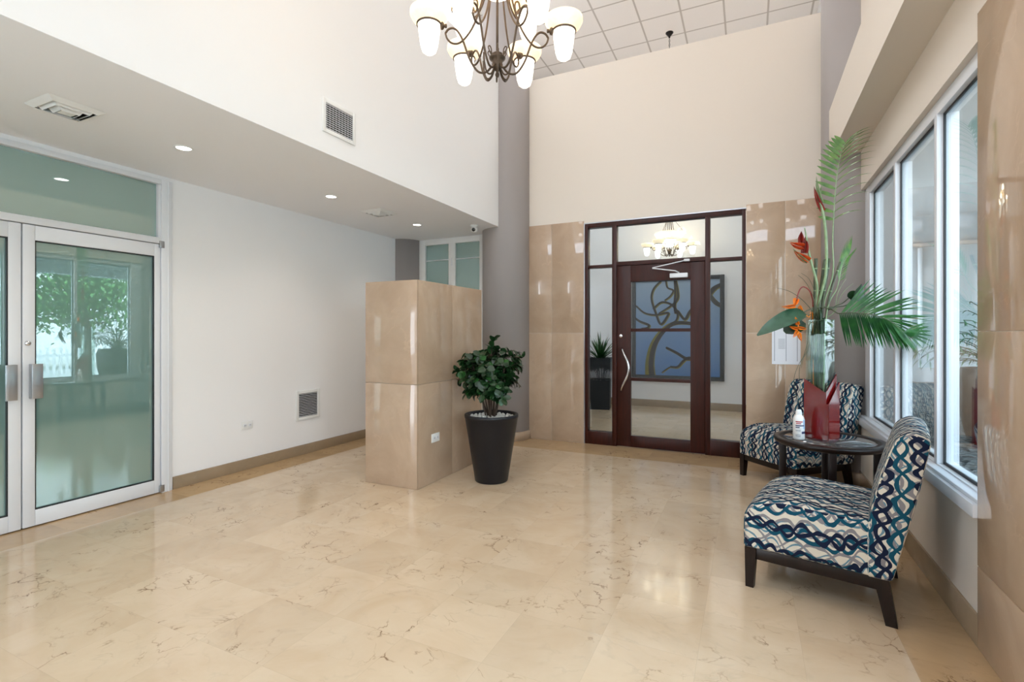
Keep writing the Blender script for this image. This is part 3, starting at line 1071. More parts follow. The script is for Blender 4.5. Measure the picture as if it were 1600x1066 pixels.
def make_chair(label):
    # local: front edge at y=0, x from -W/2..W/2, back toward +y
    t = thing('slipper_chair', label, 'chair')
    W_ = 0.64
    seat = rounded([(0.0, 0.205, 0.01), (0.0, 0.42, 0.10), (0.17, 0.480, 0.14), (0.56, 0.455, 0.02), (0.56, 0.205, 0.01)])
    o = solid_from_profile(subdiv_prof(seat), W_, edge=0.034, crown=0.014).make('seat', 'fabric', t, ang=60)
    uv_fill(o, 'seat')
    back = rounded([(0.535, 0.205, 0.01), (0.53, 0.42, 0.03), (0.575, 0.66, 0.2), (0.635, 0.845, 0.05), (0.70, 0.885, 0.05), (0.762, 0.86, 0.04), (0.715, 0.60, 0.2), (0.625, 0.205, 0.02)])
    o = solid_from_profile(subdiv_prof(back), W_ + 0.012, edge=0.02, crown=0.02).make('backrest', 'fabric', t, ang=60)
    uv_fill(o, 'back')
    b = B()
    b.box(-0.305, 0.305, 0.015, 0.04, 0.15, 0.207, 0.002).box(-0.305, 0.305, 0.57, 0.595, 0.15, 0.207, 0.002)
    b.box(-0.305, -0.28, 0.04, 0.57, 0.15, 0.207, 0.002).box(0.28, 0.305, 0.04, 0.57, 0.15, 0.207, 0.002)
    b.box(-0.28, 0.28, 0.04, 0.57, 0.19, 0.204)
    b.make('seat_frame', 'espresso', t)
    for sx_ in (-1, 1):
        for back_ in (0, 1):
            xo = sx_ * 0.312
            xi = sx_ * 0.258
            xb = sx_ * 0.272
            if back_:
                y0, y1, q0, q1 = 0.555, 0.612, 0.60, 0.645
            else:
                y0, y1, q0, q1 = 0.008, 0.062, 0.012, 0.05
            b = B()
            top, bot = 0.206, 0.0
            pts = [(xb, q0, bot), (xo, q0, bot), (xo, q1, bot), (xb, q1, bot), (xi, y0, top), (xo, y0, top), (xo, y1, top), (xi, y1, top)]
            b.poly(pts, [(0, 3, 2, 1), (4, 5, 6, 7), (0, 1, 5, 4), (1, 2, 6, 5), (2, 3, 7, 6), (3, 0, 4, 7)])
            bmesh.ops.recalc_face_normals(b.bm, faces=b.bm.faces[:])
            b.make('leg', 'espresso', t, smooth=False)
    return t


ch = make_chair('near armless chair in teal and navy looped fabric, its back to the window sill')
# front edge runs from near corner (-.03,2.88) along (.213,.977)
a1 = math.radians(-90 + 0)


def place_chair(o, near, wdir):
    wdir = Vector((*wdir, 0)).normalized()
    c = Vector((*near, 0)) + wdir * 0.32
    depth = Vector((wdir.y, -wdir.x, 0))      # local +y
    o.location = c
    o.rotation_euler = (0, 0, math.atan2(-wdir.y, -wdir.x))
    # local x = -wdir, local y = (-sin, cos) of that angle
    return o


place_chair(ch, (-0.030, 2.885), (0.213, 0.977))
ch2 = dup(ch, (0, 0, 0), 0, 'far armless chair in teal and navy looped fabric, behind the round table')
place_chair(ch2, (0.355, 4.69), (-0.695, 0.719))

# ------------------------------------------------------------------ round side table
TX, TY, TZ = 0.51, 4.165, 0.577
t = thing('side_table', 'round espresso side table with glass inset top holding the vase', 'table', (TX, TY, 0), math.radians(25.35))
B().lathe([(0, TZ - 0.040), (0.325, TZ - 0.040), (0.342, TZ - 0.030), (0.347, TZ - 0.012), (0.342, TZ), (0.285, TZ), (0.285, TZ - 0.004), (0, TZ - 0.004)], n=72).make('tabletop', 'espresso', t)
B().cyl(0.284, TZ - 0.004, TZ - 0.0005, n=72).make('glass_inset', M.setdefault('tableglass', plain('dark_backed_glass', lin(52, 48, 50), 0.02, spec=0.9, coat=1.0)), t)
for k, a in enumerate((0, 90, 180, 270)):
    rt = Matrix.Rotation(math.radians(a - 28), 4, 'Z')
    B().box(0.262, 0.310, -0.023, 0.023, 0, TZ - 0.04, 0.003, rot=rt).make('leg', 'espresso', t)
b = B()
for a in (0, 90):
    b.box(-0.25, 0.25, -0.012, 0.012, 0.16, 0.19, 0.002, rot=Matrix.Rotation(math.radians(a - 28), 4, 'Z'))
b.make('stretcher', 'espresso', t)

# ------------------------------------------------------------------ glass vase, holder, bottle
c0 = Vector((0.488, 4.097, TZ))
dl = Vector((-0.128, 0.084, 0)).normalized()
dr = Vector((-dl.y, dl.x, 0)) * -1
if dr.y < 0:
    dr = -dr
vs = 0.132
vc = c0 + (dl + dr) * 0.018
t = thing('glass_vase', 'tall square clear glass vase full of stems on the round table', 'vase', vc)
VH = 0.845


def slab_v(bld, p, a, d_in, L, z0, z1, th):
    """upright glass wall from p along a, thickness toward d_in"""
    pts = [p, p + a * L, p + a * L + d_in * th, p + d_in * th]
    bld.prism([(q.x, q.y, z0) for q in pts], (0, 0, z1 - z0))


o_ = Vector((0, 0, 0))
b = B()
slab_v(b, o_, dl, dr, vs, 0.012, VH, 0.004)
slab_v(b, o_ + dr * 0.004, dr, dl, vs - 0.004, 0.012, VH, 0.004)
slab_v(b, o_ + dr * vs, dl, -dr, vs, 0.012, VH, 0.004)
slab_v(b, o_ + dl * vs + dr * 0.004, dr, -dl, vs - 0.008, 0.012, VH, 0.004)
b.make('glass_wall', 'vaseglass', t, smooth=False)
b = B()
slab_v(b, o_, dl, dr, vs, 0.0, 0.012, vs)
b.make('glass_foot', 'vaseglass', t, smooth=False)
VC = vc + (dl + dr) * vs / 2

t = thing('brochure_holder', 'glossy red lacquered holder with slanted tops folded round the vase foot', 'holder', c0)


def panel(p, a, L, h0, h1, nrm, th, name, mat):
    b = B()
    q = [p, p + a * L, p + a * L + Vector((0, 0, h1)), p + Vector((0, 0, h0))]
    b.prism(q, nrm * th)
    return b.make(name, mat, t, smooth=False)


z_ = Vector((0, 0, 0))
panel(z_, dl, 0.153, 0.325, 0.42, dr, 0.004, 'side_panel', 'red')
panel(z_ + dr * 0.004, dr, 0.138, 0.335, 0.455, dl, 0.004, 'side_panel', 'red')
panel(z_ + dr * 0.006 + dl * 0.006, dr, 0.134, 0.338, 0.47, dl, 0.003, 'insert_card', 'blackcard')
panel(z_ - dl * 0.016, dr, 0.150, 0.250, 0.400, dl, 0.004, 'front_panel', 'red')
panel(z_ - dl * 0.016, dl, 0.02, 0.25, 0.25, dr, 0.004, 'front_lip', 'red')
bx = Vector((0.318, 4.063, TZ))
t = thing('spray_bottle', 'white plastic bottle with printed label beside the red holder', 'bottle', bx, math.radians(25))
B().lathe([(0, 0), (0.034, 0), (0.037, 0.004), (0.037, 0.135), (0.033, 0.155), (0.021, 0.170), (0.019, 0.175), (0, 0.175)], n=32).make('body', 'plastic', t)
B().lathe([(0, 0.173), (0.020, 0.173), (0.021, 0.176), (0.019, 0.196), (0.015, 0.207), (0, 0.208)], n=32).make('cap', 'plastic', t)


def wrap(b, r, a0, a1, z0, z1, n=8):
    pts, fs = [], []
    for i in range(n + 1):
        a = math.radians(a0 + (a1 - a0) * i / n)
        pts += [(r * math.cos(a), r * math.sin(a), z0), (r * math.cos(a), r * math.sin(a), z1)]
    for i in range(n):
        fs.append((2 * i, 2 * i + 2, 2 * i + 3, 2 * i + 1))
    b.poly(pts, fs)
    return b


wrap(B(), 0.0374, -75, 20, 0.075, 0.138).make('label_panel', 'paleblue', t)
b = B()
wrap(b, 0.0377, -150, -80, 0.122, 0.130); wrap(b, 0.0377, -145, -95, 0.110, 0.117)
b.make('label_print', 'redink', t)
b = B()
wrap(b, 0.0378, -150, -60, 0.095, 0.103); wrap(b, 0.0378, -150, -110, 0.083, 0.090); wrap(b, 0.0378, -90, -35, 0.042, 0.058)
for z in (0.066, 0.060, 0.034, 0.028, 0.022):
    wrap(b, 0.0378, -150, -100, z, z + 0.002)
b.make('label_print', 'blueink', t)

# ------------------------------------------------------------------ flower arrangement (measured on the upright through the vase)
VD = 3.56
FG = 'stems in the glass vase'


def F(px, py, dd=0.0):
    return onD(px, py, VD + dd)


FWD = Vector((-math.sin(TH), math.cos(TH), 0))
RT = Vector((math.cos(TH), math.sin(TH), 0))
UP = Vector((0, 0, 1))


def resample(pts, n):
    pts = [Vector(p) for p in pts]
    # Catmull-Rom
    out = []
    m = len(pts) - 1
    for i in range(n + 1):
        s = i / n * m
        k = min(int(s), m - 1)
        f = s - k
        p0, p1, p2, p3 = pts[max(k - 1, 0)], pts[k], pts[k + 1], pts[min(k + 2, m)]
        out.append(0.5 * ((2 * p1) + (p2 - p0) * f + (2 * p0 - 5 * p1 + 4 * p2 - p3) * f * f + (3 * p1 - p0 - 3 * p2 + p3) * f ** 3))
    return out


def foot(dx, dy):
    return VC + dl * dx + dr * dy + Vector((0, 0, 0.02))


def mouth(dx, dy):
    return VC + dl * dx + dr * dy + Vector((0, 0, VH))


LAT = Vector((0.95, -0.31, 0))
# tall palm frond
t = thing('palm_frond', 'tallest upright palm frond rising out of the vase', 'palm frond', foot(0.02, 0.0), group=FG)
base = t.location.copy()


def rel(p):
    return Vector(p) - base


path = resample([foot(0.02, 0), mouth(0.0, 0.02), F(1301, 430), F(1301, 380), F(1303, 330, -0.01), F(1307, 280, -0.02), F(1313, 245, -0.03), F(1321, 222, -0.04)], 60)
B().tube([rel(p) for p in path], [0.006 - 0.0045 * i / 60 for i in range(61)], 8).make('stem', 'palestalk', t)
b = B()
for i in range(32, 60, 2):
    p = path[i]
    f = (i - 32) / 28
    tg = (path[min(i + 1, 60)] - path[i - 1]).normalized()
    # shorter broad leaflets on one side, long fine ones on the other
    Ls = 0.105 * math.sin(math.pi * (0.2 + 0.65 * f)) + 0.02
    b.leaf(rel(p), (-LAT * 0.9 + UP * (0.40 + 0.9 * f)), Vector((-0.31, -0.95, 0.3)), Ls * 1.35, 0.027, 0.25, 5, shape=(0.3, 0.9, 1, 0.9, 0.6, 0))
    Lr = 0.24 * math.sin(math.pi * (0.25 + 0.5 * f)) + 0.03
    b.leaf(rel(p), (LAT * 0.9 + UP * (0.75 + 0.6 * f)), Vector((-0.25, -0.6, 0.8)), Lr * 1.0, 0.016, 0.95, 6, shape=(0.4, 0.9, 1, 0.8, 0.5, 0))
b.make('leaflets', 'frond', t)

# big palm frond arching toward the window
t = thing('palm_frond', 'large deep green palm frond arching from the vase over the near chair', 'palm frond', foot(-0.02, 0.02), group=FG)
base = t.location.copy()
path = resample([foot(-0.02, 0.02), mouth(-0.02, 0.03), F(1312, 490, -0.04), F(1340, 489, -0.12), F(1368, 493, -0.2), F(1392, 503, -0.26), F(1412, 520, -0.30)], 60)
B().tube([rel(p) for p in path], [0.006 - 0.0045 * i / 60 for i in range(61)], 8).make('stem', 'stalk', t)
b = B()
for i in range(20, 61):
    p = path[i]
    f = (i - 20) / 40
    tg = (path[min(i + 1, 60)] - path[i - 1]).normalized()
    Ld = 0.27 * (0.72 + 0.28 * math.sin(math.pi * (0.2 + 0.7 * f))) * (1 - 0.25 * f)
    b.leaf(rel(p), tg * (0.10 + 0.9 * f ** 2) - UP * (1.0 - 0.45 * f ** 2) - FWD * 0.15, -FWD * 1 + tg * 0.2, Ld, 0.017, R.uniform(-0.15, 0.3), 6, shape=(0.35, 0.9, 1, 0.9, 0.6, 0))
    if i % 3 != 2:
        Lu = 0.30 * (1 - 0.1 * f)
        b.leaf(rel(p), tg * 0.9 + UP * (0.75 - 0.45 * f + R.uniform(-0.12, 0.12)) + FWD * 0.35, UP * 0.6 - FWD * 0.8, Lu, 0.016, 0.40 + R.uniform(-0.1, 0.2), 6, shape=(0.35, 0.9, 1, 0.9, 0.6, 0))
for a in range(6):
    th = -0.45 + 0.2 * a
    b.leaf(rel(path[60]), RT * math.cos(th) + UP * math.sin(th) * 0.8, -FWD * 0.8 + UP * 0.4, 0.24 - 0.012 * a, 0.020, 0.25, 6, shape=(0.35, 0.9, 1, 0.9, 0.6, 0))
b.make('leaflets', 'frond2', t)

# short frond behind the vase
t = thing('palm_frond', 'short pale palm frond leaning toward the window behind the cut stalks', 'palm frond', foot(-0.03, -0.02), group=FG)
base = t.location.copy()
path = resample([foot(-0.03, -0.02), mouth(-0.04, 0.0), F(1308, 450, 0.06), F(1316, 415, 0.10), F(1326, 400, 0.14)], 30)
B().tube([rel(p) for p in path], [0.005 - 0.003 * i / 30 for i in range(31)], 8).make('stem', 'palestalk', t)
b = B()
for i in range(17, 31):
    f = (i - 17) / 13
    for s in (-1, 1):
        b.leaf(rel(path[i]), RT * (0.25 + 0.55 * s * (1 - 0.5 * f) + 0.3) + UP * (0.8 - 0.2 * s), -FWD, 0.12 + 0.05 * f, 0.009, 0.9 * (1 if s > 0 else 0.3), 5)
b.make('leaflets', 'frond', t)


def bract(b, p, d, L, wd):
    """boat-shaped heliconia bract"""
    b.leaf(p, d, UP, L, wd, -0.35, 6, fold=0.9, shape=(0.9, 1.0, 0.9, 0.7, 0.35, 0))
    b.leaf(p + Vector(d).normalized() * 0.004 - UP * 0.002, d, -UP, L * 0.97, wd * 0.85, 0.35, 6, fold=0.9, shape=(0.9, 1.0, 0.9, 0.7, 0.35, 0))


# heliconias
t = thing('heliconia', 'tall heliconia stem with a narrow dark red bud and pale tip', 'flower', foot(0.03, 0.02), group=FG)
base = t.location.copy()
path = resample([foot(0.03, 0.02), mouth(0.02, 0.0), F(1290, 430), F(1291, 380), F(1288, 345), F(1283, 322), F(1277, 305)], 30)
B().tube([rel(p) for p in path], [0.010] * 24 + [0.009, 0.008, 0.007, 0.006, 0.005, 0.004, 0.003], 8).make('stem', 'palestalk', t)
b = B()
bract(b, rel(F(1286, 330)), -RT * 0.62 + UP * 1.0, 0.19, 0.030)
b.make('red_bract', 'redbract', t)
b = B()
bract(b, rel(F(1284, 318)), -RT * 0.42 + UP * 1.0, 0.20, 0.024)
bract(b, rel(F(1281, 310)), -RT * 0.05 + UP * 1.0, 0.10, 0.014)
b.make('pale_bract', 'palestalk', t)

t = thing('heliconia', 'orange and red heliconia with open bracts pointing away from the window', 'flower', foot(0.05, 0.02), group=FG)
base = t.location.copy()
path = resample([foot(0.05, 0.02), mouth(0.04, 0.0), F(1277, 450), F(1269, 415), F(1263, 392), F(1260, 372), F(1257, 355)], 30)
B().tube([rel(p) for p in path], [0.008] * 22 + [0.008 - 0.0007 * i for i in range(9)], 8).make('stem', 'palestalk', t)
b = B()
bract(b, rel(F(1264, 408)), -RT * 1.0 + UP * 0.42, 0.13, 0.045)
bract(b, rel(F(1256, 386)), -RT * 1.0 + UP * 0.12, 0.105, 0.045)
b.make('orange_bract', 'orange', t)
b = B()
bract(b, rel(F(1257, 396)), RT * 0.25 + UP * 1.0, 0.12, 0.042)
bract(b, rel(F(1252, 380)), -RT * 0.2 + UP * 1.0, 0.085, 0.036)
bract(b, rel(F(1251, 378)), RT * 0.25 + UP * 0.9, 0.075, 0.03)
b.make('red_bract', 'redbract', t)
b = B()
bract(b, rel(F(1262, 410)), -RT * 1.0 + UP * 0.62, 0.15, 0.022)
b.make('pale_bract', 'palestalk', t)

t = thing('heliconia', 'small amber heliconia drooping above the broad dark leaf', 'flower', foot(0.05, -0.02), group=FG)
base = t.location.copy()
path = resample([foot(0.05, -0.02), mouth(0.05, 0.0), F(1268, 462, -0.02), F(1258, 449, -0.03), F(1250, 452, -0.04), F(1244, 470, -0.05)], 30)
B().tube([rel(p) for p in path], 0.004, 8).make('stem', 'redbract', t)
b = B()
bract(b, rel(F(1245, 466, -0.05)), -RT * 0.15 - UP * 1.0, 0.06, 0.034)
bract(b, rel(F(1243, 478, -0.05)), -RT * 1.0 - UP * 0.25, 0.10, 0.03)
bract(b, rel(F(1248, 478, -0.05)), RT * 0.35 - UP * 0.6, 0.05, 0.022)
b.make('amber_bract', 'yellow', t)

t = thing('heliconia', 'lowest amber heliconia hanging beside the vase rim', 'flower', foot(0.03, -0.03), group=FG)
base = t.location.copy()
path = resample([foot(0.03, -0.03), mouth(0.04, -0.02), F(1264, 496, -0.05), F(1256, 492, -0.07), F(1249, 500, -0.08), F(1247, 512, -0.08)], 30)
B().tube([rel(p) for p in path], 0.0035, 8).make('stem', 'yellow', t)
b = B()
for q, d in (((1247, 508), -RT * 0.5 + UP * 0.9), ((1247, 512), RT * 1.0 - UP * 0.3), ((1247, 516), -RT * 0.4 - UP * 0.9), ((1248, 520), RT * 0.15 - UP * 1.0), ((1247, 514), -RT * 0.9 + UP * 0.1)):
    bract(b, rel(F(*q, -0.08)), d, 0.062, 0.024)
b.make('amber_bract', 'yellow', t)

# cut stalks
for px, py, dx, dy, r, lab in ((1275, 404, 0.035, -0.01, 0.011, 'thick cut green stalk nearest the orange heliconia'),
                               (1289, 405, 0.01, 0.0, 0.011, 'thick cut green stalk in the middle of the vase'),
                               (1296, 404, 0.0, 0.02, 0.010, 'thick cut green stalk behind the middle one'),
                               (1313, 409, -0.03, 0.02, 0.008, 'slanting cut green stalk leaning toward the window')):
    t = thing('cut_stalk', lab, 'stalk', foot(dx, dy), group=FG)
    base = t.location.copy()
    path = resample([foot(dx, dy), mouth(dx, dy), F(px, py)], 16)
    b = B()
    b.tube([rel(p) for p in path], r, 12)
    b.make('stalk', 'stalk', t)
    for k in (11, 14):
        d = (path[k + 1] - path[k - 1]).normalized() * 0.004
        B().tube([rel(path[k]) - d, rel(path[k]) + d], r + 0.0014, 12).make('node_ring', 'palestalk', t)
# stalks filling the vase
for k, (dx, dy, r) in enumerate(((0.045, 0.02, 0.009), (0.02, -0.04, 0.010), (-0.02, -0.035, 0.009), (0.0, 0.045, 0.008), (-0.045, -0.01, 0.009), (0.04, -0.045, 0.008), (-0.04, 0.04, 0.007))):
    t = thing('cut_stalk', 'green stalk packed inside the square glass vase', 'stalk', foot(dx, dy), group='stalks packed inside the vase')
    base = t.location.copy()
    path = resample([foot(dx, dy), VC + dl * dy * 0.6 + dr * dx * 0.5 + Vector((0, 0, 0.45)), mouth(dx * 0.6, dy * 0.6) + Vector((0, 0, R.uniform(0.0, 0.08)))], 12)
    B().tube([rel(p) for p in path], r, 10).make('stalk', 'stalk' if k % 2 else 'leafdark', t)


# broad leaves
def broad(label, pts_leaf, stem_pts, wd, L, d, up, bend, mat, shape, side=0.0):
    global base
    t = thing('broad_leaf', label, 'leaf', foot(0.04, -0.01), group=FG)
    base = t.location.copy()
    path = resample([foot(0.04, -0.01), mouth(0.045, -0.02)] + [F(*q) for q in stem_pts], 20)
    B().tube([rel(p) for p in path], 0.004, 8).make('stem', 'stalk', t)
    B().leaf(rel(F(*pts_leaf)), d, up, L, wd, bend, 12, 0.22, shape, side).make('blade', mat, t)
    return t


BL = (0.5, 0.95, 1.0, 0.95, 0.85, 0.7, 0.45, 0.1)
broad('broad dark green leaf drooping away from the vase over the wall notice', (1256, 488, -0.06), [(1268, 484, -0.04), (1256, 488, -0.06)], 0.125, 0.345, -RT * 0.9 - UP * 0.30, -FWD * 0.75 + UP * 0.65, 0.55, 'leafmid', BL)
broad('smaller round dark leaf under the broad drooping leaf', (1252, 500, -0.03), [(1266, 492, -0.02), (1252, 500, -0.03)], 0.13, 0.14, -RT * 0.75 - UP * 0.55, -FWD * 0.8 + UP * 0.4, 0.35, 'leafdark', (0.6, 1, 1, 0.9, 0.7, 0.2))
broad('dark pointed leaf standing behind the arching palm frond', (1338, 470, 0.02), [(1300, 482, 0.0), (1320, 478, 0.02), (1338, 470, 0.02)], 0.075, 0.13, RT * 0.35 + UP * 0.9, -FWD, 0.2, 'leafdark', (0.5, 1, 1, 0.8, 0.4, 0))
broad('small round dark leaf beside the pointed one', (1326, 466, 0.05), [(1302, 480, 0.02), (1316, 474, 0.04), (1326, 466, 0.05)], 0.06, 0.07, RT * 0.35 + UP * 0.4, -FWD, 0.1, 'leafdark', (0.6, 1, 1, 0.9, 0.6, 0.1))

# grass blades
for k, (pts, lab) in enumerate((([(1272, 490), (1255, 470), (1235, 456), (1214, 450)], 'long thin grass blade reaching toward the mahogany door'),
                                ([(1276, 490), (1270, 462), (1258, 440), (1247, 430)], 'thin grass blade rising behind the amber heliconia'),
                                ([(1277, 490), (1272, 455), (1264, 436), (1252, 427)], 'second thin grass blade rising behind the amber heliconia'),
                                ([(1304, 488), (1312, 466), (1322, 452), (1333, 443)], 'pale thin blade crossing the grey column'),
                                ([(1303, 488), (1308, 462), (1314, 448), (1322, 436)], 'short pale blade beside the slanting stalk'),
                                ([(1266, 505), (1262, 535), (1256, 555), (1252, 575)], 'curved grass blade hanging down by the vase wall'))):
    t = thing('grass_blade', lab, 'grass blade', mouth(0.03 - 0.012 * k, 0.0), group='thin blades in the vase')
    base = t.location.copy()
    path = resample([mouth(0.03 - 0.012 * k, 0)] + [F(*q, -0.03 if k < 3 or k == 5 else 0.05) for q in pts], 24)
    B().tube([rel(p) for p in path], [0.0032 - 0.0022 * i / 24 for i in range(25)], 6).make('blade', 'stalk' if k < 3 or k == 5 else 'palestalk', t)
for k, pts in enumerate(([(1264, 545), (1250, 566), (1241, 590), (1243, 615), (1250, 632)], [(1264, 540), (1252, 565), (1249, 590), (1256, 612)])):
    t = thing('root_strand', ('long curling root strand hanging beside the bottle', 'shorter curling root strand touching the red holder')[k], 'root strand', mouth(0.05, -0.03), group='curling strands')
    base = t.location.copy()
    path = resample([mouth(0.05, -0.03), F(1264, 515, -0.06)] + [F(*q, -0.08) for q in pts], 40)
    B().tube([rel(p) for p in path], 0.0016, 6).make('strand', 'stalk', t)

# ------------------------------------------------------------------ charcoal planter with shrub
PX, PY = -2.10, 4.0
PB, PT, PZ = 0.148, 0.243, 0.60
t = thing('planter', 'tall tapered charcoal planter beside the marble half wall', 'planter', (PX, PY, 0))
B().lathe([(0, 0.0), (PB - 0.006, 0.0), (PB, 0.006), (PT - 0.004, PZ - 0.03), (PT, PZ - 0.027), (PT, PZ - 0.004), (PT - 0.004, PZ), (PT - 0.024, PZ), (PT - 0.028, PZ - 0.006), (PT - 0.034, PZ - 0.05), (0, PZ - 0.05)], n=72).make('pot', 'planter', t, ang=50)
B().cyl(PT - 0.036, PZ - 0.049, PZ - 0.04, n=32).make('soil', 'bark', t)
pb = B()
bmesh.ops.create_icosphere(pb.bm, subdivisions=2, radius=0.018)
for v in pb.bm.verts:
    v.co += Vector((R.uniform(-1, 1), R.uniform(-1, 1), R.uniform(-1, 1))) * 0.0018
    v.co.z *= 0.7
peb = tag(pb.make('pebble', 'pebble', None, ang=80), 'white pebble lying on the soil round the shrub stems', 'pebble', 'white pebbles in the charcoal planter')
first = True
placed = []
tries = 0
while len(placed) < 85 and tries < 6000:
    tries += 1
    a, r = R.uniform(0, 2 * math.pi), 0.198 * math.sqrt(R.random())
    x, y = r * math.cos(a), r * math.sin(a)
    if any((x - q[0]) ** 2 + (y - q[1]) ** 2 < 0.031 ** 2 for q in placed):
        continue
    placed.append((x, y))
    o = peb if first else peb.copy()
    if not first:
        COL.objects.link(o)
    first = False
    o.location = (PX + x, PY + y, PZ - 0.029 + R.uniform(0, 0.004))
    s_ = R.uniform(0.75, 1.0)
    o.scale = (s_ * R.uniform(0.85, 1.15), s_, s_)
    o.rotation_euler = (R.uniform(-0.25, 0.25), R.uniform(-0.25, 0.25), R.uniform(0, 6.3))

t = thing('potted_shrub', 'bushy dark green shrub with rounded glossy leaves growing in the charcoal planter', 'plant', (PX, PY, PZ - 0.04))
lb, light_b = B(), B()
OB = (0.25, 0.6, 0.9, 1.0, 0.85, 0.25)
nst = 12
tips = []
for k in range(nst):
    a = 2 * math.pi * k / nst + R.uniform(-0.25, 0.25)
    r0 = R.uniform(0.01, 0.05)
    p0 = Vector((r0 * math.cos(a), r0 * math.sin(a), 0))
    sp = R.uniform(0.11, 0.26) if k % 4 else R.uniform(0.01, 0.07)
    hh = R.uniform(0.50, 0.64) - sp * 0.6
    p1 = p0 + Vector((sp * 0.30 * math.cos(a), sp * 0.30 * math.sin(a), hh * 0.45))
    p2 = Vector((sp * math.cos(a), sp * math.sin(a), hh))
    st = resample([p0, p1, p2], 10)
    B().tube(st, [0.0075 - 0.0045 * i / 10 for i in range(11)], 8).make('stem', 'bark', t)
    for j in range(9):
        i = R.randint(5, 10)
        q = st[i]
        aa = a + R.uniform(-1.5, 1.5)
        el = R.uniform(-0.1, 1.0)
        L = R.uniform(0.08, 0.17)
        tips.append((q, q + Vector((math.cos(aa) * math.cos(el), math.sin(aa) * math.cos(el), math.sin(el))) * L))
    tips.append((st[7], p2 + Vector((0, 0, 0.03))))
tb = B()
for q, p in tips:
    tb.tube([q, (q + p) / 2 + Vector((0, 0, 0.006)), p], 0.0025, 6)
    d = (p - q).normalized()
    for j in range(9):
        a = R.uniform(0, 6.283)
        s = d.orthogonal().normalized()
        rot = Matrix.Rotation(a, 3, d)
        o_ = rot @ s
        dirv = (o_ * 1.0 + d * R.uniform(0.1, 0.9) + Vector((0, 0, R.uniform(-0.1, 0.4))))
        pos = q + (p - q) * R.uniform(0.25, 1.0)
        (light_b if R.random() < 0.18 else lb).leaf(pos, dirv, d + Vector((0, 0, 0.6)), R.uniform(0.055, 0.085), R.uniform(0.042, 0.06), R.uniform(0.1, 0.6), 5, 0.2, OB)
tb.make('twigs', 'bark', t)
lb.make('foliage', 'leafdark', t)
light_b.make('young_leaves', 'frond2', t, label='lighter green young leaves')


# ------------------------------------------------------------------ chandeliers
def loft_arm(prof, ang):
    return [Vector((r * math.cos(ang), r * math.sin(ang), z)) for r, z in resample([(a, b_, 0) for a, b_ in prof], 36) for _ in (0,)] if False else \
        [Vector((p.x * math.cos(ang), p.x * math.sin(ang), p.y)) for p in resample([(a, b_, 0) for a, b_ in prof], 36)]


def shade_part(t, x, y, z, sc=1.0, parent=None):
    s = B().lathe([(0.058 * sc, 0.004 * sc), (0.064 * sc, 0.012 * sc), (0.083 * sc, 0.028 * sc), (0.093 * sc, 0.048 * sc), (0.092 * sc, 0.066 * sc), (0.089 * sc, 0.068 * sc), (0.088 * sc, 0.048 * sc), (0.078 * sc, 0.031 * sc), (0.060 * sc, 0.017 * sc), (0.054 * sc, 0.006 * sc)], (x, y, z), n=36).make('shade', 'shade', t)
    B().lathe([(0, -0.142 * sc), (0.018 * sc, -0.140 * sc), (0.033 * sc, -0.128 * sc), (0.042 * sc, -0.10 * sc), (0.049 * sc, -0.05 * sc), (0.055 * sc, 0.0), (0.054 * sc, 0.006 * sc)], (x, y, z), n=36).make('lower_bowl', 'bulbglass', s)
    B().lathe([(0.056 * sc, -0.004 * sc), (0.061 * sc, -0.003 * sc), (0.0615 * sc, 0.003 * sc), (0.0575 * sc, 0.005 * sc)], (x, y, z), n=36).make('collar', 'bronze', s)
    return s


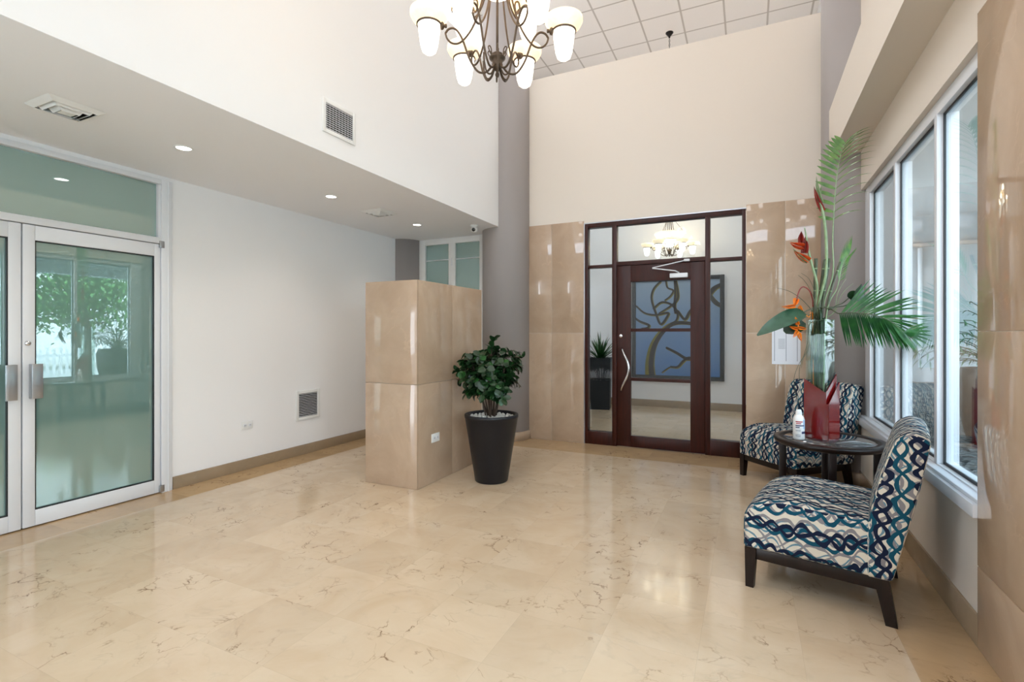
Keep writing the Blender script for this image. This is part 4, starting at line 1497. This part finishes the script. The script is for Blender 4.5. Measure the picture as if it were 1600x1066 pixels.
def chandelier(loc, label, R1, zc, phase, bowl_z, chain_to, lowpower, bowl_r=0.17):
    """zc: shade collar height above loc.z (loc is the finial tip)"""
    t = thing('chandelier', label, 'chandelier', loc)
    z0 = loc[2]
    B().lathe([(0, 0.0), (0.007, 0.003), (0.011, 0.014), (0.008, 0.024), (0.006, 0.030), (0.012, 0.036), (0.022, 0.045), (0.028, 0.06), (0.024, 0.075), (0.032, 0.085), (0.040, 0.092), (0.041, 0.098), (0.030, 0.104), (0.030, 0.112), (0.012, 0.125), (0, 0.128)], n=28).make('hub', 'bronze', t)
    B().cyl(0.006, 0.12, 0.72, n=12).make('centre_rod', 'bronze', t)
    for k in range(6):
        a = phase + k * math.pi / 3
        rr = R1 / 0.33
        s1 = [(0.027, 0.055), (0.055, 0.025), (0.095, 0.027), (0.135, 0.085), (0.168, 0.175), (0.193, 0.218), (0.215, 0.232), (0.238, 0.225), (0.252, 0.205)]
        s2 = [(0.252, 0.205), (0.243, 0.178), (0.218, 0.158), (0.182, 0.163), (0.142, 0.205), (0.105, 0.275), (0.075, 0.375), (0.052, 0.49), (0.035, 0.62), (0.012, 0.70)]
        A = B()
        A.tube(loft_arm([(r * rr, z * zc / 0.241) for r, z in s1], a), 0.0052, 8)
        A.tube(loft_arm([(r * rr, z * zc / 0.241 if z < 0.25 else z) for r, z in s2], a), 0.0048, 8)
        A.make('arm', 'bronze', t)
        # little scroll petals at the hub and underneath
        A = B()
        A.tube(loft_arm([(0.03, 0.095), (0.045, 0.118), (0.052, 0.135), (0.043, 0.142), (0.034, 0.128), (0.034, 0.105)], a + math.pi / 6), 0.0030, 6)
        A.tube(loft_arm([(0.018, 0.045), (0.034, 0.012), (0.052, 0.006), (0.066, 0.022), (0.075, 0.06), (0.078, 0.10)], a + math.pi / 6), 0.0042, 6)
        A.make('scroll', 'bronze', t)
        cx, cy = R1 * math.cos(a), R1 * math.sin(a)
        kx, ky = (R1 - 0.066) * math.cos(a), (R1 - 0.066) * math.sin(a)
        kn = B()
        rt = Matrix.Rotation(a, 3, 'Z') @ Matrix.Rotation(math.pi / 2, 3, 'Y')
        kn.lathe([(0, -0.020), (0.008, -0.019), (0.010, -0.013), (0.007, -0.007), (0.015, -0.003), (0.019, 0.004), (0.015, 0.012), (0.008, 0.015), (0, 0.016)], (kx, ky, zc), n=16, mat=rt)
        kn.make('arm_knob', 'bronze', t)
        shade_part(t, cx, cy, zc)
        light('lamp', 'POINT', (cx, cy, zc + 0.10), lowpower, (1.0, 0.80, 0.55), parent=t, shadow_soft_size=0.05)
    for k in range(3 if R1 < 0.35 else 0):
        a = phase + math.radians(30 + 15 + (0, 90, 225)[k])
        r2 = 0.24
        A = B()
        A.tube(loft_arm([(0.012, 0.66), (0.05, 0.52), (0.10, 0.40), (0.15, 0.36), (0.175, 0.40), (0.165, 0.45), (0.14, 0.44), (0.135, 0.41), (0.15, 0.385), (r2 - 0.06, 0.425)], a), 0.0046, 8)
        A.make('arm', 'bronze', t)
        shade_part(t, r2 * math.cos(a), r2 * math.sin(a), 0.43)
        light('lamp', 'POINT', (r2 * math.cos(a), r2 * math.sin(a), 0.53), lowpower, (1.0, 0.80, 0.55), parent=t, shadow_soft_size=0.05)
    # centre bowl
    br = bowl_r
    bz = bowl_z
    s = B().lathe([(0, bz), (br * 0.22, bz + 0.01), (br * 0.45, bz + br * 0.22), (br * 0.58, bz + br * 0.50)], n=40).make('centre_bowl', 'bulbglass', t)
    B().lathe([(br * 0.58, bz + br * 0.50), (br * 0.66, bz + br * 0.54), (br * 0.90, bz + br * 0.72), (br, bz + br * 0.95), (br * 0.985, bz + br * 1.0), (br * 0.88, bz + br * 0.76), (br * 0.62, bz + br * 0.57)], n=40).make('rim', 'shade', s)
    B().lathe([(br * 0.57, bz + br * 0.49), (br * 0.60, bz + br * 0.49), (br * 0.61, bz + br * 0.52), (br * 0.575, bz + br * 0.53)], n=40).make('collar', 'bronze', s)
    light('lamp', 'POINT', (0, 0, bz + br + 0.06), lowpower * 2, (1.0, 0.82, 0.6), parent=t, shadow_soft_size=0.08)
    # suspension
    A = B()
    for k in range(3):
        a = phase + k * 2 * math.pi / 3
        A.tube([(br * 0.97 * math.cos(a), br * 0.97 * math.sin(a), bz + br * 0.97), (0.012 * math.cos(a), 0.012 * math.sin(a), bz + br + 0.30)], 0.003, 6)
    A.make('bowl_hanger', 'bronze', t)
    zt = chain_to - z0
    zb = max(bz + br + 0.28, 0.70)
    A = B()
    n = max(4, int((zt - zb) / 0.034))
    for i in range(n):
        z = zb + (zt - 0.05 - zb) * (i + 0.5) / n
        h = (zt - zb) / n * 0.66
        pts = []
        for j in range(11):
            q = 2 * math.pi * j / 10
            x_, z__ = 0.010 * math.cos(q), z + h * math.sin(q)
            pts.append((x_, 0, z__) if i % 2 else (0, x_, z__))
        A.tube(pts, 0.0028, 5, caps=False)
    A.make('chain', 'blackmetal', t)
    B().lathe([(0, zt), (0.062, zt), (0.062, zt - 0.008), (0.045, zt - 0.03), (0.018, zt - 0.062), (0.012, zt - 0.085), (0, zt - 0.088)], n=28).make('ceiling_rose', 'blackmetal', t)
    return t


chandelier((-1.114, 2.183, 2.575), 'bronze chandelier with lit alabaster bell shades hanging in the lobby', 0.33, 0.241, math.radians(30), 0.385, CEIL_Z, 1.1)
hd_ = ray(1046, 400)
hp = CAMP + hd_ * 8.27
chandelier((hp.x, hp.y, 2.60), 'second bronze chandelier seen through the transom glass of the mahogany door', 0.36, 0.16, math.radians(10), 0.15, CEIL_Z, 1.6, bowl_r=0.24)

# ------------------------------------------------------------------ unseen ceiling panels added to carry the fill lights
for k, (x, y) in enumerate(FILL_PANELS + [(0.5, 6.6), (-2.9, 6.6)]):
    t = thing('added_ceiling_light', 'unseen square light panel added to the tiled ceiling as fill', 'ceiling light', (x, y, CEIL_Z), group='fill panels added to the high ceiling')
    b = B()
    for s in ((-0.305, 0.305, -0.305, -0.285), (-0.305, 0.305, 0.285, 0.305), (-0.305, -0.285, -0.285, 0.285), (0.285, 0.305, -0.285, 0.285)):
        b.box(s[0], s[1], s[2], s[3], -0.04, 0.0)
    b.make('frame', 'alu', t, smooth=False)
    B().box(-0.285, 0.285, -0.285, 0.285, -0.03, -0.02).make('diffuser', 'plastic', t, smooth=False)

# ------------------------------------------------------------------ notice on the far wall
t = thing('wall_notice', 'white printed notice sheet taped to the marble behind the broad leaf', 'notice', (0.343, FY - 0.003, 1.246))
B().box(-0.129, 0.129, 0, 0.002, -0.238, 0.238).make('sheet', 'paper', t, smooth=False)
b = B()
for x in (-0.105, 0.0, 0.100):
    b.box(x - 0.003, x + 0.003, -0.0006, 0, -0.205, 0.20)
for i in range(9):
    z = 0.02 - i * 0.012
    b.box(-0.07, -0.01, -0.0006, 0, z - 0.0018, z + 0.0018)
b.make('print', 'ink', t, smooth=False)

# ------------------------------------------------------------------ painting in the hall
HB = 9.3
pa, pb_ = onY(988, 436, HB), onY(1132, 598, HB)
x0, x1, z0, z1 = -1.947, -0.378, 0.505, 2.335
t = thing('painting', 'large abstract painting of dark branches on blue in a black frame', 'painting', ((x0 + x1) / 2, HB, (z0 + z1) / 2))
W2, H2 = (x1 - x0) / 2, (z1 - z0) / 2
b = B()
f_ = 0.07
b.box(-W2, -W2 + f_, -0.05, 0, -H2, H2, 0.004).box(W2 - f_, W2, -0.05, 0, -H2, H2, 0.004).box(-W2 + f_, W2 - f_, -0.05, 0, -H2, -H2 + f_, 0.004).box(-W2 + f_, W2 - f_, -0.05, 0, H2 - f_, H2, 0.004)
b.make('frame', 'gasket', t)
B().box(-W2 + f_, W2 - f_, -0.028, -0.01, -H2 + f_, H2 - f_).make('canvas', 'canvas', t, smooth=False)
ctr = t.location.copy()


def stroke(bld, pts, widths, dy):
    """flat brush stroke; pts are picture positions measured on the hall wall"""
    P = resample([Vector((onY(980 + a / 4.444, 400 + c / 4.444, HB).x, 0, onY(980 + a / 4.444, 400 + c / 4.444, HB).z)) for a, c in pts], 40)
    n = len(widths) - 1
    L, Rr = [], []
    for i, p in enumerate(P):
        tg = (P[min(i + 1, 40)] - P[max(i - 1, 0)]).normalized()
        nn = Vector((-tg.z, 0, tg.x))
        k = i / 40 * n
        j = min(int(k), n - 1)
        w = (widths[j] + (widths[j + 1] - widths[j]) * (k - j)) * 0.0028 / 2
        cx = lambda v: Vector((max(-W2 + f_, min(W2 - f_, v.x - ctr.x)), dy, max(-H2 + f_, min(H2 - f_, v.z - ctr.z))))
        L.append(cx(p + nn * w)); Rr.append(cx(p - nn * w))
    vs_ = L + Rr
    m = len(L)
    bld.poly(vs_, [(i, i + 1, i + 1 + m, i + m) for i in range(m - 1)])


ol, dk = B(), B()
stroke(ol, [(165, 850), (160, 740), (185, 620), (250, 520), (330, 470), (440, 470), (520, 500)], [70, 58, 46, 34, 26, 22, 16], -0.0285)
stroke(dk, [(175, 850), (168, 740), (192, 620), (258, 520), (335, 468), (440, 470), (520, 500)], [36, 32, 28, 24, 22, 18, 12], -0.0295)
for pts, w in (([(235, 175), (185, 230), (170, 300), (200, 400), (235, 475), (285, 410), (275, 395), (200, 410), (120, 395), (60, 345)], 9),
               ([(335, 160), (350, 230), (350, 300), (300, 350), (220, 400)], 8), ([(180, 370), (240, 322), (310, 340), (350, 400), (340, 450), (300, 470)], 9),
               ([(270, 175), (280, 220), (320, 240), (300, 280), (260, 310)], 7), ([(330, 160), (335, 260), (330, 350), (335, 400)], 10),
               ([(55, 430), (90, 455), (150, 480), (140, 500), (100, 505)], 10), ([(350, 380), (400, 440), (440, 380), (500, 330)], 11),
               ([(270, 635), (340, 670), (420, 715), (470, 690), (540, 660)], 12), ([(300, 768), (350, 770), (390, 730), (430, 705), (480, 725)], 10),
               ([(560, 290), (600, 230), (660, 195)], 18), ([(570, 270), (610, 320), (660, 350)], 18), ([(240, 810), (290, 775), (330, 765)], 4)):
    stroke(ol, [(a + 5, c + 4) for a, c in pts], [w * 1.3, w * 1.6, w * 1.3], -0.0290)
    stroke(dk, pts, [w * 1.1, w * 1.5, w * 1.0], -0.0300)
ol.make('olive_strokes', 'brusholive', t, smooth=False)
dk.make('dark_strokes', 'brushdark', t, smooth=False)

# hall planter
t = thing('hall_planter', 'tall square black planter with spiky plant seen through the sidelight', 'planter', (-2.38, 8.68, 0), math.radians(10))
b = B()
b.poly([(-0.17, -0.17, 0), (0.17, -0.17, 0), (0.17, 0.17, 0), (-0.17, 0.17, 0), (-0.19, -0.19, 0.9), (0.19, -0.19, 0.9), (0.19, 0.19, 0.9), (-0.19, 0.19, 0.9),
        (-0.165, -0.165, 0.9), (0.165, -0.165, 0.9), (0.165, 0.165, 0.9), (-0.165, 0.165, 0.9), (-0.165, -0.165, 0.84), (0.165, -0.165, 0.84), (0.165, 0.165, 0.84), (-0.165, 0.165, 0.84)],
       [(0, 3, 2, 1)] + [(k, (k + 1) % 4, (k + 1) % 4 + 4, k + 4) for k in range(4)] + [(k + 4, (k + 1) % 4 + 4, (k + 1) % 4 + 8, k + 8) for k in range(4)] +
       [(k + 8, (k + 1) % 4 + 8, (k + 1) % 4 + 12, k + 12) for k in range(4)] + [(12, 13, 14, 15)])
b.make('pot', 'gasket', t, smooth=False)
t = thing('spiky_plant', 'spiky long leaved green plant growing in the black hall planter', 'plant', (-2.38, 8.68, 0.84))
b = B()
for k in range(34):
    a = 2.4 * k
    el = math.radians(88 - 1.7 * k)
    d = Vector((math.cos(a) * math.cos(el), math.sin(a) * math.cos(el), math.sin(el)))
    b.leaf((0.02 * math.cos(a), 0.02 * math.sin(a), 0.0), d, UP + d * 0.1, 0.40 + R.uniform(0, 0.2), 0.042, 0.35 + R.uniform(0, 0.3), 8, 0.3, (0.6, 0.9, 1, 0.9, 0.7, 0.4, 0))
b.make('foliage', 'frond2', t)

# ------------------------------------------------------------------ outdoors beyond the windows
struct('ground_outside', B().box(1.04, 40, -12, 30, -0.3, -0.02), 'paving', 'pale paving outside the windows', 'ground', smooth=False)
b = B()
nx_, ny_ = 24, 70
X0, X1, Y0, Y1 = 1.06, 3.1, 0.5, 11.6
for i in range(nx_):
    for j in range(ny_):
        pass
vs2 = [[b.bm.verts.new((X0 + (X1 - X0) * i / nx_, Y0 + (Y1 - Y0) * j / ny_, 0.43 + R.uniform(-0.018, 0.018))) for j in range(ny_ + 1)] for i in range(nx_ + 1)]
for i in range(nx_):
    for j in range(ny_):
        b.bm.faces.new([vs2[i][j], vs2[i + 1][j], vs2[i + 1][j + 1], vs2[i][j + 1]])
o = b.make('gravel_bed', 'gravel', None, ang=180)
tag(o, 'raised bed of grey gravel outside the windows', 'gravel', kind='stuff')
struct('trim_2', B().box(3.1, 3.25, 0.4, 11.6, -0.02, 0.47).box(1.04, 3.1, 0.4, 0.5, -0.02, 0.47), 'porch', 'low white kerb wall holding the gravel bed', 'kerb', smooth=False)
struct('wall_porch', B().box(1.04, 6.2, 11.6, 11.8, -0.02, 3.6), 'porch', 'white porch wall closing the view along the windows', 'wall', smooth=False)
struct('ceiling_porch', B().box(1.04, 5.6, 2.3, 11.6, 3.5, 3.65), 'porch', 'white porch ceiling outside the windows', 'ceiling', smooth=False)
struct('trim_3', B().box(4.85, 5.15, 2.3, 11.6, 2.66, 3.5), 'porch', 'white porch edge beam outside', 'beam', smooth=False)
struct('trim_4', B().box(1.04, 5.0, 11.52, 11.6, 2.93, 2.99), 'grey', 'thin grey moulding on the porch wall', 'moulding', smooth=False)
for y in (7.6, 2.52):
    o = B().box(4.78, 5.22, y - 0.22, y + 0.22, -0.02, 2.66, 0.004).make('porch_pillar', 'white', None)
    tag(o, ('square white porch pillar outside, level with the mahogany door' if y > 5 else 'square white porch pillar outside, at the end of the porch'), 'pillar', 'porch pillars')
o = B().tube([(2.85, 11.55, 0.95), (2.85, 11.55, 2.9)], 0.035, 12).make('downpipe', 'alu', None)
tag(o, 'thin white downpipe on the porch wall', 'pipe')
# outdoor planter and plant
t = thing('outdoor_planter', 'large rounded dark planter standing on the gravel outside', 'planter', (1.87, 5.32, 0.42))
B().lathe([(0, 0), (0.20, 0), (0.24, 0.02), (0.30, 0.30), (0.31, 0.52), (0.28, 0.62), (0.26, 0.62), (0.27, 0.52), (0, 0.52)], n=48).make('pot', 'planter', t)
t = thing('outdoor_plant', 'feathery green plant drooping over the dark outdoor planter', 'plant', (1.87, 5.32, 0.94))
b = B()
st = B()
for k in range(64):
    a = k * 2.4
    el = math.radians(R.uniform(50, 89))
    d = Vector((math.cos(a) * math.cos(el), math.sin(a) * math.cos(el), math.sin(el)))
    L = R.uniform(0.45, 0.8)
    pts = [Vector((0, 0, 0))]
    dd = d.copy()
    for i in range(10):
        dd = (dd - Vector((0, 0, 0.05 + 0.03 * i))).normalized()
        pts.append(pts[-1] + dd * L / 10)
    st.tube(pts, 0.0035, 5)
    for i in range(2, 11):
        tg = (pts[i] - pts[i - 1]).normalized()
        sd = tg.cross(UP)
        sd = sd.normalized() if sd.length > 0.01 else RT
        for s in (-1, 1):
            b.leaf(pts[i], tg * 0.7 + sd * s - UP * 0.2, UP, 0.11, 0.013, 0.6, 4)
b.make('foliage', 'fern', t)
st.make('stems', 'stalk', t)

# white picket fence, each panel one thing
for k in range(9):
    y0 = -2 + k * 2.0
    t = thing('picket_fence', 'white picket fence panel beyond the porch, ' + ('first', 'second', 'third', 'fourth', 'fifth', 'sixth', 'seventh', 'eighth', 'ninth')[k] + ' counted from the entrance end', 'fence', (9.0, y0, -0.02), group='fence panels beyond the porch')
    b = B()
    for i in range(13):
        y = 0.08 + i * 0.15
        b.box(-0.012, 0.012, y - 0.035, y + 0.035, 0.06, 0.92 + 0.04 * (i % 2))
    b.make('pickets', 'white', t, smooth=False)
    B().box(0.012, 0.04, 0, 2.0, 0.22, 0.30).box(0.012, 0.04, 0, 2.0, 0.68, 0.76).make('rails', 'white', t, smooth=False)
    B().box(-0.05, 0.05, -0.05, 0.05, 0, 1.05).make('post', 'white', t, smooth=False)


def tree(x, y, h, r, label, seed):
    rr = random.Random(seed)
    t = thing('tree', label, 'tree', (x, y, -0.02), group='trees beyond the fence')
    tr = B()
    tr.tube([(0, 0, 0), (0.08, 0.05, h * 0.3), (0, 0.1, h * 0.55)], [0.16, 0.13, 0.09], 10)
    cl = []
    for i in range(30):
        a, e = rr.uniform(0, 6.28), rr.uniform(-0.9, 1.3)
        q = Vector((math.cos(a) * math.cos(e), math.sin(a) * math.cos(e), math.sin(e) * 0.68)) * r * rr.uniform(0.45, 0.85) + Vector((0, 0, h * 0.62))
        cl.append(q)
        tr.tube([(0, 0.1, h * 0.45), (q + Vector((0, 0, h * 0.45))) / 2 + Vector((0, 0, -0.1)), q], [0.05, 0.035, 0.012], 6)
    tr.make('trunk', 'trunk', t)
    b = B()
    for q in cl:
        for i in range(210):
            v = Vector((rr.gauss(0, 1), rr.gauss(0, 1), rr.gauss(0, 0.8))) * r * 0.19
            d = Vector((rr.uniform(-1, 1), rr.uniform(-1, 1), rr.uniform(-0.8, 0.4)))
            b.leaf(q + v, d, UP, 0.22, 0.12, 0.3, 2, 0.1, (0.2, 1, 0))
    b.make('foliage', 'tree', t)


for k, (x, y, h, r_) in enumerate(((13.0, 5.7, 3.7, 2.3), (15.8, 10.8, 4.1, 2.5), (13.6, 15.8, 3.8, 2.3), (15.6, 1.0, 3.7, 2.3))):
    tree(x, y, h, r_, ('leafy street tree beyond the fence, standing level with the round table',
                       'leafy street tree beyond the fence, opposite the second porch pillar',
                       'leafy street tree farthest along the porch',
                       'leafy street tree nearest the entrance')[k], k + 1)
t = thing('building', 'pale apartment block across the street', 'building', (24, 4, -0.02))
B().box(0, 4, -14, 22, 0, 9).make('wall', 'white', t, smooth=False)
for k in range(9):
    for f in range(3):
        o = B().box(-0.04, 0.0, -12.5 + k * 3.8, -11.0 + k * 3.8, 1.2 + f * 2.9, 2.6 + f * 2.9).make('window', 'steel', t, smooth=False)
